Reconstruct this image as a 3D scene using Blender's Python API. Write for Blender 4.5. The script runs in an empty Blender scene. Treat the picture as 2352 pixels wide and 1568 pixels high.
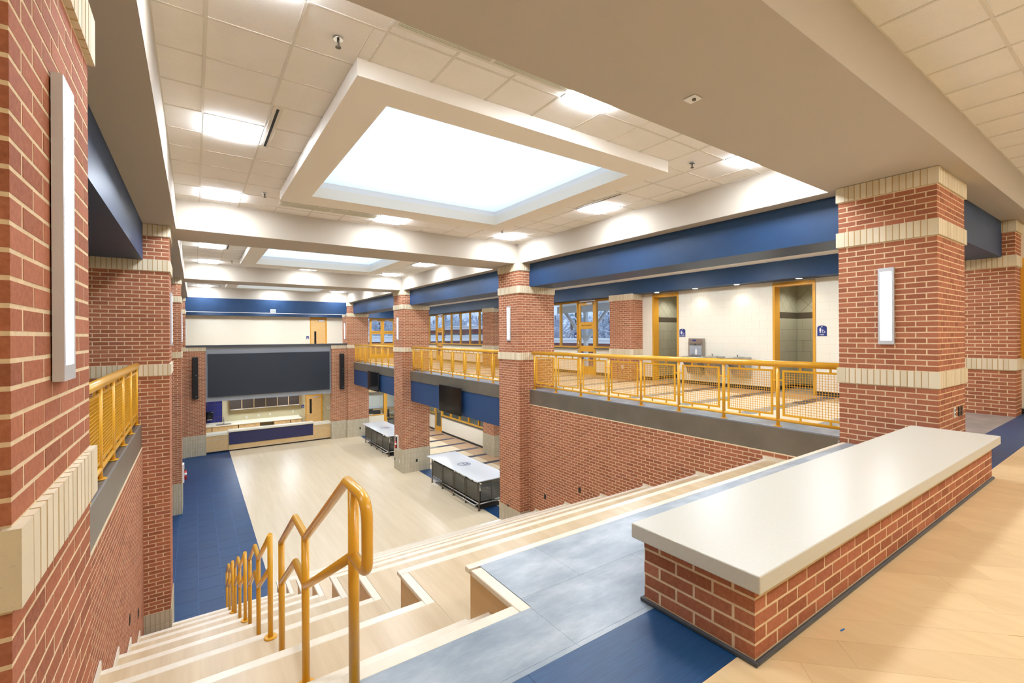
import bpy, bmesh, math, random
from mathutils import Vector, Matrix
random.seed(7)
scene = bpy.context.scene
COL = scene.collection
PI = math.pi

# ------------------------------------------------------------------ camera
F, YAW, ROLL, CY, H = 1056.5, .6041, -.006, -12.7, 1.47
cr, sr = math.cos(ROLL), math.sin(ROLL)
_r = Vector((math.cos(YAW), -math.sin(YAW), 0)); _u = Vector((0, 0, 1)); _f = Vector((math.sin(YAW), math.cos(YAW), 0))
R2 = _r * cr + _u * sr; U2 = -_r * sr + _u * cr
cam_data = bpy.data.cameras.new('camera'); cam = bpy.data.objects.new('camera', cam_data); COL.objects.link(cam)
cam_data.sensor_width = 36.0; cam_data.lens = F * 36.0 / 2352; cam_data.shift_y = CY / 2352
cam_data.clip_start = .02; cam_data.clip_end = 500
cam.matrix_world = Matrix(((R2.x, U2.x, -_f.x, 0), (R2.y, U2.y, -_f.y, 0), (R2.z, U2.z, -_f.z, H), (0, 0, 0, 1)))
scene.camera = cam
def project(x, y, z):
    v = Vector((x, y, z - H)); w = v.dot(_f)
    if w < .05: return None
    return (1176 + F * v.dot(R2) / w, 784 + CY - F * v.dot(U2) / w, w)

# ------------------------------------------------------------------ light, world, exposure
EXPOSURE = 0.25
LAMP = 60.0           # radiance of the ceiling troffers
SCONCE = 12.0
world = bpy.data.worlds.new('sky'); scene.world = world; world.use_nodes = True
wn = world.node_tree; wn.nodes.clear()
wo = wn.nodes.new('ShaderNodeOutputWorld'); wb = wn.nodes.new('ShaderNodeBackground')
wt = wn.nodes.new('ShaderNodeTexCoord'); ws = wn.nodes.new('ShaderNodeSeparateXYZ'); wr = wn.nodes.new('ShaderNodeValToRGB')
wn.links.new(wt.outputs['Generated'], ws.inputs[0]); wn.links.new(ws.outputs['Z'], wr.inputs[0])
wr.color_ramp.elements[0].position = 0.0; wr.color_ramp.elements[0].color = (.44, .57, .86, 1)
wr.color_ramp.elements[1].position = .75; wr.color_ramp.elements[1].color = (.92, .97, 1.0, 1)
wn.links.new(wr.outputs[0], wb.inputs[0]); wb.inputs[1].default_value = 1.4
wn.links.new(wb.outputs[0], wo.inputs[0])
scene.view_settings.view_transform = 'Standard'; scene.view_settings.look = 'None'
scene.view_settings.gamma = 1.0; scene.view_settings.use_curve_mapping = False
scene.view_settings.exposure = EXPOSURE
try:
    scene.cycles.max_bounces = 7; scene.cycles.diffuse_bounces = 6; scene.cycles.glossy_bounces = 2; scene.cycles.use_light_tree = False
    scene.cycles.transparent_max_bounces = 16; scene.cycles.sample_clamp_indirect = 6.0
    scene.cycles.use_adaptive_sampling = True; scene.cycles.adaptive_threshold = .04; scene.cycles.light_sampling_threshold = .03
    scene.cycles.caustics_reflective = False; scene.cycles.caustics_refractive = False
except Exception: pass

# ------------------------------------------------------------------ materials
def lin(c):
    return tuple(((v / 255) / 12.92 if v / 255 <= .04045 else ((v / 255 + .055) / 1.055) ** 2.4) for v in c)
MATS = {}
class NT:
    def __init__(s, name):
        s.m = bpy.data.materials.new(name); s.m.use_nodes = True; s.t = s.m.node_tree
        s.b = s.t.nodes['Principled BSDF']; s.out = s.t.nodes['Material Output']; MATS[name] = s.m
    def n(s, typ, **kw):
        nd = s.t.nodes.new(typ)
        for k, v in kw.items(): setattr(nd, k, v)
        return nd
    def l(s, a, b): s.t.links.new(a, b)
    def noise(s, scale, detail=4, rough=.55, vec=None, stretch=None, rot=0):
        nd = s.n('ShaderNodeTexNoise'); nd.inputs['Scale'].default_value = scale; nd.inputs['Detail'].default_value = detail; nd.inputs['Roughness'].default_value = rough
        if vec is None: vec = s.n('ShaderNodeNewGeometry').outputs['Position']
        if stretch or rot:
            mp = s.n('ShaderNodeMapping'); mp.inputs['Scale'].default_value = stretch or (1, 1, 1); mp.inputs['Rotation'].default_value = (0, 0, rot); s.l(vec, mp.inputs[0]); vec = mp.outputs[0]
        s.l(vec, nd.inputs['Vector']); return nd.outputs['Fac']
    def ramp(s, fac, stops):
        r = s.n('ShaderNodeValToRGB'); e = r.color_ramp.elements
        while len(e) > len(stops): e.remove(e[-1])
        while len(e) < len(stops): e.new(.5)
        for el, (p, c) in zip(e, stops): el.position = p; el.color = (*lin(c), 1)
        s.l(fac, r.inputs[0]); return r.outputs[0]
    def mix(s, a, b, fac, blend='MIX'):
        m = s.n('ShaderNodeMix', data_type='RGBA', blend_type=blend)
        for v, i in ((fac, 0), (a, 6), (b, 7)):
            if isinstance(v, (int, float)): m.inputs[i].default_value = v
            elif isinstance(v, tuple): m.inputs[i].default_value = (*lin(v), 1)
            else: s.l(v, m.inputs[i])
        return m.outputs[2]
    def bump(s, h, strength=.2, dist=.002):
        b = s.n('ShaderNodeBump'); b.inputs['Strength'].default_value = strength; b.inputs['Distance'].default_value = dist; s.l(h, b.inputs['Height']); s.l(b.outputs[0], s.b.inputs['Normal'])
    def rnd(s):
        oi = s.n('ShaderNodeObjectInfo'); g = s.n('ShaderNodeNewGeometry')
        a = s.n('ShaderNodeMath', operation='ADD'); s.l(oi.outputs['Random'], a.inputs[0]); s.l(g.outputs['Random Per Island'], a.inputs[1])
        f = s.n('ShaderNodeMath', operation='FRACT'); s.l(a.outputs[0], f.inputs[0]); return f.outputs[0]
    def set(s, color=None, rough=.5, metal=0, spec=None, coat=0):
        if color is not None:
            if isinstance(color, tuple): s.b.inputs['Base Color'].default_value = (*lin(color), 1)
            else: s.l(color, s.b.inputs['Base Color'])
        s.b.inputs['Roughness'].default_value = rough; s.b.inputs['Metallic'].default_value = metal
        if spec is not None: s.b.inputs['Specular IOR Level'].default_value = spec
        if coat: s.b.inputs['Coat Weight'].default_value = coat; s.b.inputs['Coat Roughness'].default_value = .15
        return s.m
def plain(name, c, rough=.5, metal=0, var=0, scale=3, spec=None, coat=0):
    t = NT(name)
    if var:
        f = t.noise(scale)
        c2 = tuple(max(0, min(255, v - var)) for v in c); c3 = tuple(max(0, min(255, v + var)) for v in c)
        return t.set(t.ramp(f, [(.3, c2), (.7, c3)]), rough, metal, spec, coat)
    return t.set(c, rough, metal, spec, coat)
def emis(name, c, strength):
    t = NT(name); e = t.n('ShaderNodeEmission'); e.inputs[0].default_value = (*lin(c), 1); e.inputs[1].default_value = strength
    t.l(e.outputs[0], t.out.inputs[0]); return t.m

# brick
t = NT('brick'); r = t.rnd()
base = t.ramp(r, [(0, (142, 86, 64)), (.3, (158, 98, 72)), (.6, (168, 105, 78)), (.85, (178, 115, 88)), (1, (152, 94, 76))])
f = t.noise(60, 3); sp = t.noise(220, 2)
base = t.mix(base, t.ramp(f, [(.35, (138, 82, 60)), (.7, (194, 130, 100))]), .28)
base = t.mix(base, (96, 48, 36), t.ramp(sp, [(.66, (0, 0, 0)), (.74, (120, 120, 120))]))
t.bump(t.noise(140, 4), .35, .003); t.set(base, .85, spec=.2)
t = NT('mortar'); t.bump(t.noise(90, 4), .4, .003); t.set(t.ramp(t.noise(25), [(.3, (214, 192, 156)), (.7, (228, 208, 174))]), .95, spec=.1)
# pale cast stone
def stone(name, a, b, dots):
    t = NT(name); r = t.rnd(); base = t.ramp(r, [(0, a), (1, b)])
    sp = t.noise(110, 2); base = t.mix(base, dots, t.ramp(sp, [(.64, (0, 0, 0)), (.72, (130, 130, 130))]))
    t.bump(t.noise(120, 3), .25, .002); t.set(base, .85, spec=.2)
stone('cast_stone', (212, 200, 172), (226, 216, 192), (176, 160, 128))
stone('base_block', (186, 178, 156), (198, 190, 170), (164, 154, 132))
plain('block_joint', (168, 154, 124), .9)
plain('band_joint', (190, 160, 114), .95)
plain('soffit_paint', (186, 177, 163), .8, spec=.2)
plain('beam_blue', (32, 61, 96), .45, var=3, spec=.35)
plain('panel_blue', (32, 66, 112), .55)
plain('coping', (122, 116, 104), .38, .35, var=6, scale=2)
plain('coping_edge', (150, 160, 172), .35, .5)
plain('yellow_paint', (226, 170, 44), .3, coat=.4)
plain('yellow_frame', (212, 156, 48), .4)
plain('cream_wall', (236, 230, 212), .7)
plain('cream_block', (238, 233, 216), .6)
plain('groove', (214, 207, 188), .8)
plain('black_rubber', (38, 38, 40), .55)
plain('base_trim', (66, 70, 76), .45)
plain('white_plastic', (236, 236, 232), .4)
plain('dark_plastic', (40, 36, 32), .4)
plain('black_gloss', (10, 10, 12), .12)
plain('speaker_black', (14, 14, 16), .5)
plain('steel', (186, 184, 178), .28, .9)
plain('steel_dark', (110, 104, 92), .4, .7)
plain('chrome', (225, 225, 225), .12, 1)
plain('aluminium', (204, 207, 212), .4, .25)
plain('quartz', (198, 198, 188), .33, var=2, scale=60)
plain('white_laminate', (226, 232, 238), .12, coat=.4)
plain('ivory_top', (236, 232, 214), .3)
plain('maple_door', (216, 178, 116), .45, var=8, scale=8)
plain('cab_maple', (214, 184, 134), .45, var=5, scale=6)
plain('cab_dark', (50, 42, 36), .35)
plain('screen_panel', (42, 51, 62), .35)
plain('screen_frame', (160, 166, 174), .5)
plain('navy_panel', (40, 44, 88), .4)
plain('navy_sign', (40, 56, 124), .4)
plain('white_paint', (240, 240, 236), .5)
plain('act_grid', (226, 222, 212), .6)
plain('sky_frame', (246, 242, 232), .75)
plain('well_white', (246, 248, 250), .7)
plain('grille', (208, 208, 190), .6)
plain('slot_black', (18, 18, 20), .7)
plain('red', (190, 40, 36), .35)
plain('navy_tile', (30, 36, 104), .25)
plain('tan_tile', (188, 178, 144), .5)
plain('rest_tile', (172, 170, 148), .45)
plain('grout', (120, 112, 92), .9)
plain('brown_tile', (84, 76, 62), .5)
plain('mosaic', (190, 182, 146), .5)
plain('lettering', (40, 34, 30), .6)
plain('blue_scrap', (30, 110, 190), .5)
plain('chair_mesh', (40, 40, 42), .6)
plain('snow', (226, 234, 246), .9)
plain('ext_white', (222, 228, 236), .7)
plain('ext_brick', (122, 78, 78), .9, var=8, scale=4)
plain('twig', (176, 188, 208), .9)
plain('pine', (112, 152, 164), .9)
plain('bark', (94, 86, 84), .9)
plain('emblem', (52, 74, 116), .4)
plain('wire_glass', (28, 26, 26), .2)
# ceiling tile
t = NT('act_tile'); sp = t.noise(170, 2, stretch=(1, .5, 1)); f = t.noise(2.5, 2)
b0 = t.ramp(f, [(.3, (245, 243, 238)), (.7, (249, 247, 243))])
t.set(t.mix(b0, (206, 196, 178), t.ramp(sp, [(.62, (0, 0, 0)), (.69, (150, 150, 150))])), .95, spec=.1); t.bump(sp, -.3, .003)
# timber
def wood(name, a, b, rot, rough=.3, sc=9, coat=0, vary=.5):
    t = NT(name); g = t.noise(sc, 5, .6, stretch=(1, .07, 1), rot=rot); fine = t.noise(sc * 6, 3, .6, stretch=(1, .04, 1), rot=rot)
    c = t.ramp(g, [(.3, a), (.7, b)])
    c = t.mix(c, tuple(int(v * .9) for v in a), t.ramp(fine, [(.55, (0, 0, 0)), (.8, (90, 90, 90))]))
    r = t.rnd(); c = t.mix(c, t.ramp(r, [(0, tuple(int(v * .93) for v in a)), (1, b)]), .35 * vary)
    t.set(c, rough, coat=coat)
wood('floor_maple_low', (214, 196, 164), (226, 210, 180), -PI / 4, .34, 7, 0)
wood('floor_plank', (212, 184, 140), (228, 204, 162), -PI / 4, .3, 8, 0, 1)
wood('stair_maple', (184, 160, 122), (216, 197, 164), -PI / 2, .3, 7, 0, .8)
wood('nosing_maple', (218, 208, 188), (230, 222, 204), -PI / 2, .28, 9)
wood('panel_maple', (196, 160, 106), (212, 178, 126), -PI / 2, .4, 5)
wood('floor_tan', (176, 142, 108), (192, 160, 126), -PI / 2, .35, 6)
t = NT('blue_tile'); r = t.rnd(); g = t.noise(3, 4); s2 = t.noise(70, 3, stretch=(.06, 1, 1))
c = t.mix(t.ramp(r, [(0, (6, 48, 92)), (1, (10, 60, 106))]), t.ramp(s2, [(.3, (6, 46, 88)), (.7, (22, 76, 122))]), .4); t.set(c, .4, spec=.35); 
t = NT('blue_tile_dark'); r = t.rnd(); s2 = t.noise(90, 3, stretch=(.06, 1, 1))
t.set(t.mix(t.ramp(r, [(0, (10, 56, 100)), (1, (16, 66, 112))]), t.ramp(s2, [(.3, (10, 50, 92)), (.7, (28, 84, 130))]), .4), .4)
t = NT('slate_tile'); f = t.noise(2.6, 8, .62, stretch=(.55, 1.2, 1)); s2 = t.noise(16, 6, .7, stretch=(.6, 1.4, 1)); r = t.rnd()
c = t.ramp(f, [(.34, (112, 126, 140)), (.5, (144, 157, 168)), (.64, (178, 188, 196))])
c = t.mix(c, (204, 212, 218), t.ramp(s2, [(.56, (0, 0, 0)), (.68, (110, 110, 110))])); c = t.mix(c, t.ramp(r, [(0, (118, 130, 142)), (1, (160, 170, 180))]), .2); t.set(c, .32)
t = NT('slate_warm'); f = t.noise(3, 7, .6); t.set(t.ramp(f, [(.32, (128, 122, 118)), (.66, (160, 154, 148))]), .4)
plain('stripe_navy', (44, 52, 76), .35, var=8, scale=8)
plain('stripe_grey', (128, 130, 126), .35, var=8, scale=8)
# emitters and glass
emis('troffer_lens', (238, 245, 255), LAMP)
emis('warm_lens', (255, 250, 243), LAMP)
emis('sconce_lens', (250, 250, 255), SCONCE)
emis('downlight_lens', (255, 244, 224), 12)
def glassmat(name, tint, gloss):
    t = NT(name); tr = t.n('ShaderNodeBsdfTransparent'); tr.inputs[0].default_value = (*lin(tint), 1)
    gl = t.n('ShaderNodeBsdfGlossy'); gl.inputs['Roughness'].default_value = .03; mx = t.n('ShaderNodeMixShader'); mx.inputs[0].default_value = gloss
    t.l(tr.outputs[0], mx.inputs[1]); t.l(gl.outputs[0], mx.inputs[2]); t.l(mx.outputs[0], t.out.inputs[0])
glassmat('glass', (244, 248, 250), .05)
t = NT('skylight_glass'); tl = t.n('ShaderNodeBsdfTranslucent'); tl.inputs[0].default_value = (.9, .96, 1, 1); tp_ = t.n('ShaderNodeBsdfTransparent'); mx = t.n('ShaderNodeMixShader'); mx.inputs[0].default_value = .12
t.l(tl.outputs[0], mx.inputs[1]); t.l(tp_.outputs[0], mx.inputs[2]); t.l(mx.outputs[0], t.out.inputs[0])
def meshmat(name, c, alpha):
    t = NT(name); t.set(c, .5, .4); t.b.inputs['Alpha'].default_value = alpha
meshmat('perforated', (104, 104, 96), .74)
plain('tile_joint', (70, 112, 164), .6)

# ------------------------------------------------------------------ geometry helpers
class MB:
    def __init__(s): s.v = []; s.f = []; s.sm = []
    def box(s, x0, x1, y0, y1, z0, z1):
        b = len(s.v)
        s.v += [(x0, y0, z0), (x1, y0, z0), (x1, y1, z0), (x0, y1, z0), (x0, y0, z1), (x1, y0, z1), (x1, y1, z1), (x0, y1, z1)]
        for q in ((0, 3, 2, 1), (4, 5, 6, 7), (0, 1, 5, 4), (1, 2, 6, 5), (2, 3, 7, 6), (3, 0, 4, 7)): s.f.append(tuple(b + i for i in q)); s.sm.append(False)
        return s
    def prism(s, pts, axis, a, b):
        """polygon pts in the two other axes (cyclic order), extruded along axis from a to b"""
        def P(p, t):
            return (t, p[0], p[1]) if axis == 0 else (p[0], t, p[1]) if axis == 1 else (p[0], p[1], t)
        n = len(pts); o = len(s.v)
        s.v += [P(p, a) for p in pts] + [P(p, b) for p in pts]
        s.f.append(tuple(o + i for i in range(n))[::-1]); s.f.append(tuple(o + n + i for i in range(n))); s.sm += [False, False]
        for i in range(n):
            j = (i + 1) % n; s.f.append((o + i, o + j, o + n + j, o + n + i)); s.sm.append(False)
        return s
    def tube(s, path, r, seg=10, cap=True):
        pts = [Vector(p) for p in path]; rings = []
        n = len(pts); up = None
        for i, p in enumerate(pts):
            if i == 0: d = pts[1] - pts[0]
            elif i == n - 1: d = pts[-1] - pts[-2]
            else: d = (pts[i] - pts[i - 1]).normalized() + (pts[i + 1] - pts[i]).normalized()
            d.normalize()
            if up is None:
                up = Vector((1, 0, 0)) if abs(d.x) < .9 else Vector((0, 1, 0))
            a = d.cross(up).normalized(); b = a.cross(d).normalized(); up = b
            k = 1.0
            if 0 < i < n - 1:
                c = (pts[i] - pts[i - 1]).normalized().dot(d); k = 1 / max(.5, c)
            base = len(s.v); ring = []
            for j in range(seg):
                an = 2 * PI * j / seg; s.v.append(tuple(p + a * (r * math.cos(an)) + b * (r * k * math.sin(an)))); ring.append(base + j)
            rings.append(ring)
        for q in range(n - 1):
            for j in range(seg):
                k2 = (j + 1) % seg; s.f.append((rings[q][j], rings[q][k2], rings[q + 1][k2], rings[q + 1][j])); s.sm.append(True)
        if cap:
            s.f.append(tuple(rings[0][::-1])); s.f.append(tuple(rings[-1])); s.sm += [False, False]
        return s
    def disc(s, c, axis, r, h, seg=20, r2=None):
        c = Vector(c); d = Vector([(1, 0, 0), (0, 1, 0), (0, 0, 1)][axis])
        a = Vector([(0, 1, 0), (0, 0, 1), (1, 0, 0)][axis]); b = d.cross(a); o = len(s.v); r2 = r if r2 is None else r2
        for rr, t in ((r, 0), (r2, h)):
            for j in range(seg):
                an = 2 * PI * j / seg; s.v.append(tuple(c + d * t + a * (rr * math.cos(an)) + b * (rr * math.sin(an))))
        s.f.append(tuple(o + j for j in range(seg))[::-1]); s.f.append(tuple(o + seg + j for j in range(seg))); s.sm += [False, False]
        for j in range(seg):
            k = (j + 1) % seg; s.f.append((o + j, o + k, o + seg + k, o + seg + j)); s.sm.append(True)
        return s
    def mesh(s, name, mat):
        me = bpy.data.meshes.new(name); me.from_pydata(s.v, [], s.f); me.materials.append(MATS[mat] if isinstance(mat, str) else mat)
        if any(s.sm): me.polygons.foreach_set('use_smooth', s.sm)
        me.update(); return me
def link(name, data, parent=None, loc=(0, 0, 0)):
    o = bpy.data.objects.new(name, data); COL.objects.link(o); o.location = loc
    if parent is not None: o.parent = parent
    return o
def tag(o, label=None, cat=None, group=None, kind=None):
    for k, v in (('label', label), ('category', cat), ('group', group), ('kind', kind)):
        if v: o[k] = v
    return o
def part(name, mb, mat, parent, kind=None, bev=0):
    o = link(name, mb.mesh(name, mat), parent)
    if kind: o['kind'] = kind
    if bev: bevel(o, bev)
    return o
def bevel(o, w, seg=2):
    m = o.modifiers.new('bevel', 'BEVEL'); m.width = w; m.segments = seg; m.limit_method = 'ANGLE'; m.angle_limit = .6
def B(*a): return MB().box(*a)
def struct(name, mb=None, mat=None, label=None):
    o = link(name, mb.mesh(name, mat) if mb else None); o['kind'] = 'structure'
    if label: o['label'] = label
    return o
def thing(name, label, cat, group=None, loc=(0, 0, 0)):
    return tag(link(name, None, None, loc), label, cat, group)
def copy_tree(o, parent=None, loc=None, label=None):
    c = o.copy(); COL.objects.link(c); c.parent = parent
    if loc is not None: c.location = loc
    if label: c['label'] = label
    for ch in list(o.children): copy_tree(ch, c)
    return c
def text_mesh(s, size, depth=.003):
    cu = bpy.data.curves.new('lettering', 'FONT'); cu.body = s; cu.size = size; cu.extrude = depth; cu.align_x = 'CENTER'; cu.align_y = 'CENTER'; cu.resolution_u = 2
    tmp = bpy.data.objects.new('tmp_text', cu); COL.objects.link(tmp)
    dg = bpy.context.evaluated_depsgraph_get(); me = bpy.data.meshes.new_from_object(tmp.evaluated_get(dg)); bpy.data.objects.remove(tmp)
    me.materials.clear(); me.materials.append(MATS['lettering']); return me

# ------------------------------------------------------------------ key dimensions
C = .2032 / 3                      # brick course
XL, XR = -.37, 7.25                # inner faces of the pillars
PW, PD = 6 * .2032, 5 * .2032      # pillar width (x) and depth (y)
PY = [1.62, 10.155, 18.69, 27.225]
ZL = -64 * C                       # lower floor
ZS = 51 * C                        # soffit
ZC = 3.99                          # coffer ceiling
XW, XB = 12.30, 11.82              # corridor back wall, pilaster faces
YE = 30.9
# ------------------------------------------------------------------ masonry
J = .0125
_cache = {}
def piece_mesh(name, lx, ly, lz, mat):
    k = (name, round(lx, 4), round(ly, 4), round(lz, 4), mat)
    if k not in _cache: _cache[k] = B(-lx / 2, lx / 2, -ly / 2, ly / 2, -lz / 2, lz / 2).mesh(name, mat)
    return _cache[k]
def lay(parent, name, boxes, mat, n_single, faces, rest_name, margin=40):
    """boxes: (x0,x1,y0,y1,z0,z1,face). The n_single that show largest become objects, the others one joined part."""
    cand = []; rest = []
    for b in boxes:
        c = ((b[0] + b[1]) / 2, (b[2] + b[3]) / 2, (b[4] + b[5]) / 2); p = project(*c)
        if n_single and b[6] in faces and p and -margin < p[0] < 2352 + margin and -margin < p[1] < 1568 + margin: cand.append((p[2], b, c))
        else: rest.append(b)
    cand.sort(key=lambda q: q[0])
    for _, b, c in cand[:n_single]:
        o = link(name, piece_mesh(name, b[1] - b[0], b[3] - b[2], b[5] - b[4], mat), parent, c)
    rest += [q[1] for q in cand[n_single:]]
    if rest:
        m = MB()
        for b in rest: m.box(*b[:6])
        part(rest_name, m, mat, parent, 'stuff')
def runs(a, b, mod, off=0):
    """module joints along a..b"""
    out = []; p = a - off if off else a
    while p < b - 1e-4:
        s, e = max(p, a), min(p + mod, b)
        if e - s > .02: out.append((s, e))
        p += mod
    return out
def shrink(s, e, a, b, j=J):
    return (s + (j / 2 if s > a + 1e-4 else 0), e - (j / 2 if e < b - 1e-4 else 0))
def jit(): return random.uniform(-.0006, .0004)
def ring(x0, x1, y0, y1, z0, hh, odd, d=.0936, mod=.2032, t=.1016):
    out = []
    xs = (x0, x1) if odd else (x0 + t, x1 - t); ys = (y0 + t, y1 - t) if odd else (y0, y1)
    for s, e in runs(xs[0], xs[1], mod):
        a, b = shrink(s, e, x0, x1); k = jit()
        out.append((a, b, y0 + k, y0 + d, z0, z0 + hh, '-y')); out.append((a, b, y1 - d, y1 - k, z0, z0 + hh, '+y'))
    for s, e in runs(ys[0], ys[1], mod):
        a, b = shrink(s, e, y0, y1); k = jit()
        out.append((x0 + k, x0 + d, a, b, z0, z0 + hh, '-x')); out.append((x1 - d, x1 - k, a, b, z0, z0 + hh, '+x'))
    return out
def soldier(x0, x1, y0, y1, z0, hh, pr=.022, mod=C, j=.007):
    return ring(x0 - pr, x1 + pr, y0 - pr, y1 + pr, z0, hh, True, .1, mod, .1 if mod == C else .1)
def pillar(label, x0, x1, y0, y1, zb, faces, n_brick, n_stone, top=ZS, bands=(12, 39, 48), block=True):
    o = struct('brick_pillar', B(x0 + .0009, x1 - .0009, y0 + .0009, y1 - .0009, zb, top - .001), 'mortar', label)
    k0 = round(zb / C); bricks = []; stones = []; blocks = []
    kk = k0 + (15 if (block and zb < -1) else 0)
    ntop = round(top / C); k = kk
    while k < ntop:
        hit = [b for b in bands if b == k]
        if hit:
            stones += soldier(x0, x1, y0, y1, k * C + .002, .2032 - .008); part('band_mortar', B(x0 - .0205, x1 + .0205, y0 - .0205, y1 + .0205, k * C + .004, (k + 3) * C - .008), 'band_joint', o); k += 3; continue
        bricks += ring(x0, x1, y0, y1, k * C, C - J, k % 2 == 0); k += 1
    lay(o, 'brick', bricks, 'brick', n_brick, faces, 'brick_field')
    lay(o, 'band_stone', stones, 'cast_stone', n_stone, faces, 'stone_band')
    if block and zb < -1:
        for i in range(5): blocks += soldier(x0, x1, y0, y1, zb + i * .2032, .2032 - .008, .016)
        part('base_mortar', B(x0 - .0148, x1 + .0148, y0 - .0148, y1 + .0148, zb, zb + 5 * .2032 - .006), 'block_joint', o)
        lay(o, 'base_block', blocks, 'base_block', 0, faces, 'block_base')
    return o

# ------------------------------------------------------------------ pillars
pillar('brick pillar at the end of the white-topped bench', XR, XR + PW, PY[0], PY[0] + PD, 0, ('-x', '-y'), 300, 150)
pillar('brick pillar facing the brick wall beside the steps', XR, XR + PW, PY[1], PY[1] + PD, ZL, ('-x', '-y'), 300, 90)
pillar('brick pillar between the two white counters', XR, XR + PW, PY[2], PY[2] + PD, ZL, ('-x', '-y'), 300, 0)
pillar('brick pillar next to the servery pier', XR, XR + PW, PY[3], PY[3] + PD, ZL, ('-x', '-y'), 0, 0)
pillar('large brick pillar closest to the camera', XL - PW, XL, PY[0], PY[0] + PD, 0, ('+x', '-y'), 300, 100)
pillar('brick pillar at the end of the narrow yellow railing', XL - PW, XL, PY[1], PY[1] + PD, ZL, ('+x', '-y'), 300, 60)
pillar('brick pillar beyond the narrow railing, third along', XL - PW, XL, PY[2], PY[2] + PD, ZL, ('+x', '-y'), 0, 0)
pillar('brick pillar in the corner by the screen', XL - PW, XL, PY[3], PY[3] + PD, ZL, ('+x', '-y'), 0, 0)
pillar('brick pilaster on the corridor back wall behind the bench pillar', XB, XW + .4, PY[0], PY[0] + PD, 0, ('-x', '-y'), 200, 60, top=ZS)
for i, lab in ((1, 'brick pilaster between the washroom and the glazed door'), (2, 'brick pilaster beside the row of tall windows')):
    pillar(lab, XB, XW + .2, PY[i], PY[i] + PD, ZL, ('-x', '-y'), 120 if i == 1 else 0, 0, top=42 * C, bands=(12, 39))
# end wall piers
for (a, b, lab) in ((XL, .44, 'brick pier on the blue-floored side of the servery'), (6.40, XR, 'brick pier between the screen and the white counters')):
    pillar(lab, a, b, PY[3] + .12, PY[3] + .12 + .4, ZL, ('-y',), 0, 0, top=15 * C, bands=(12,))

# ------------------------------------------------------------------ brick side walls beside the steps
def brick_wall(name, x, sgn, y0, y1, z0, z1, n, label):
    o = struct(name, B(min(x + sgn * .0009, x + sgn * .2), max(x + sgn * .0009, x + sgn * .2), y0, y1, z0, z1), 'mortar', label)
    bx = []; k = 0; z = z1
    while z > z0 + .03:
        z -= C
        for s, e in runs(y0, y1, .2032, .1016 if k % 2 else 0):
            a, b = shrink(s, e, y0, y1); j = jit()
            xa, xb = sorted((x + j, x + sgn * .09)); bx.append((xa, xb, a, b, z, z + C - J, 'v'))
        k += 1
    lay(o, 'brick', bx, 'brick', n, ('v',), 'brick_field')
    return o
brick_wall('wall_right', 7.565, 1, PY[0] + PD, PY[1], ZL, -.41, 300, 'red brick wall rising beside the wide steps')
brick_wall('wall_left', -.745, -1, PY[0] + PD, PY[1], ZL, -.41, 0, 'red brick wall below the narrow yellow railing')

# ------------------------------------------------------------------ balcony slabs, blue fascias, beams
for sgn, x, nm in ((1, 7.6, 'right'), (-1, -.76, 'left')):
    for i in range(3):
        y0, y1 = PY[i] + PD, PY[i + 1]
        xe = (x, 8.6) if sgn > 0 else (-5.0, x)
        sl = struct('balcony_slab', B(xe[0] + (.01 if sgn > 0 else 0), xe[1] - (0 if sgn > 0 else .01), y0, y1, -.41, -.004), 'coping', 'dark grey balcony edge under the yellow railing, %s side, bay %d' % (nm, i + 1))
        m = MB(); e0, e1 = (x, x + .012) if sgn > 0 else (x - .012, x)
        part('edge_strip', B(e0, e1, y0, y1, -.018, .004), 'coping_edge', sl)
        part('fascia', B(e0, e1, y0, y1, -.41, -.02), 'coping', sl)
        if i > 0:
            f0, f1 = (x + .02, x + .3) if sgn > 0 else (x - .3, x - .02)
            struct('fascia_beam', B(f0, f1, y0, y1, -1.28, -.412), 'panel_blue', 'blue panel below the balcony edge, %s side, bay %d' % (nm, i + 1))
for i in range(3):
    y0, y1 = PY[i] + PD, PY[i + 1]
    struct('blue_beam', B(7.6, XR + PW, y0, y1, 39 * C + .18, ZS - .001), 'beam_blue', 'deep blue beam over the balcony railing, bay %d' % (i + 1))
    struct('blue_beam', B(XL - PW, -.73, y0, y1, 39 * C + .18, ZS - .001), 'beam_blue', 'deep blue beam over the narrow balcony, bay %d' % (i + 1))
    struct('blue_beam', B(XB, XW, y0 - (PD if i else 0), y1, 2.82, 3.27), 'beam_blue', 'blue soffit beam along the corridor back wall, bay %d' % (i + 1))
struct('blue_beam', B(XR + PW, XB, PY[0] + .16, PY[0] + PD, 2.82, ZS - .001), 'beam_blue', 'blue beam bridging the corridor behind the bench pillar')
struct('blue_beam', B(XW + .1, XW + 3, PY[0] + .16, PY[0] + PD, 2.82, ZS - .001), 'beam_blue')
eb = struct('blue_beam', B(XL, XR, PY[3] + .1, PY[3] + .5, 2.76, ZS - .001), 'beam_blue', 'long blue beam across the end wall above the screen')
part('edge_strip', B(XL, XR, PY[3] + .09, PY[3] + .1, 2.74, 2.762), 'sky_frame', eb)
struct('blue_beam', B(XL - 1.5, XW, YE - .5, YE, 2.72, 3.3), 'beam_blue', 'slim blue beam above the upper cream end wall')
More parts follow.
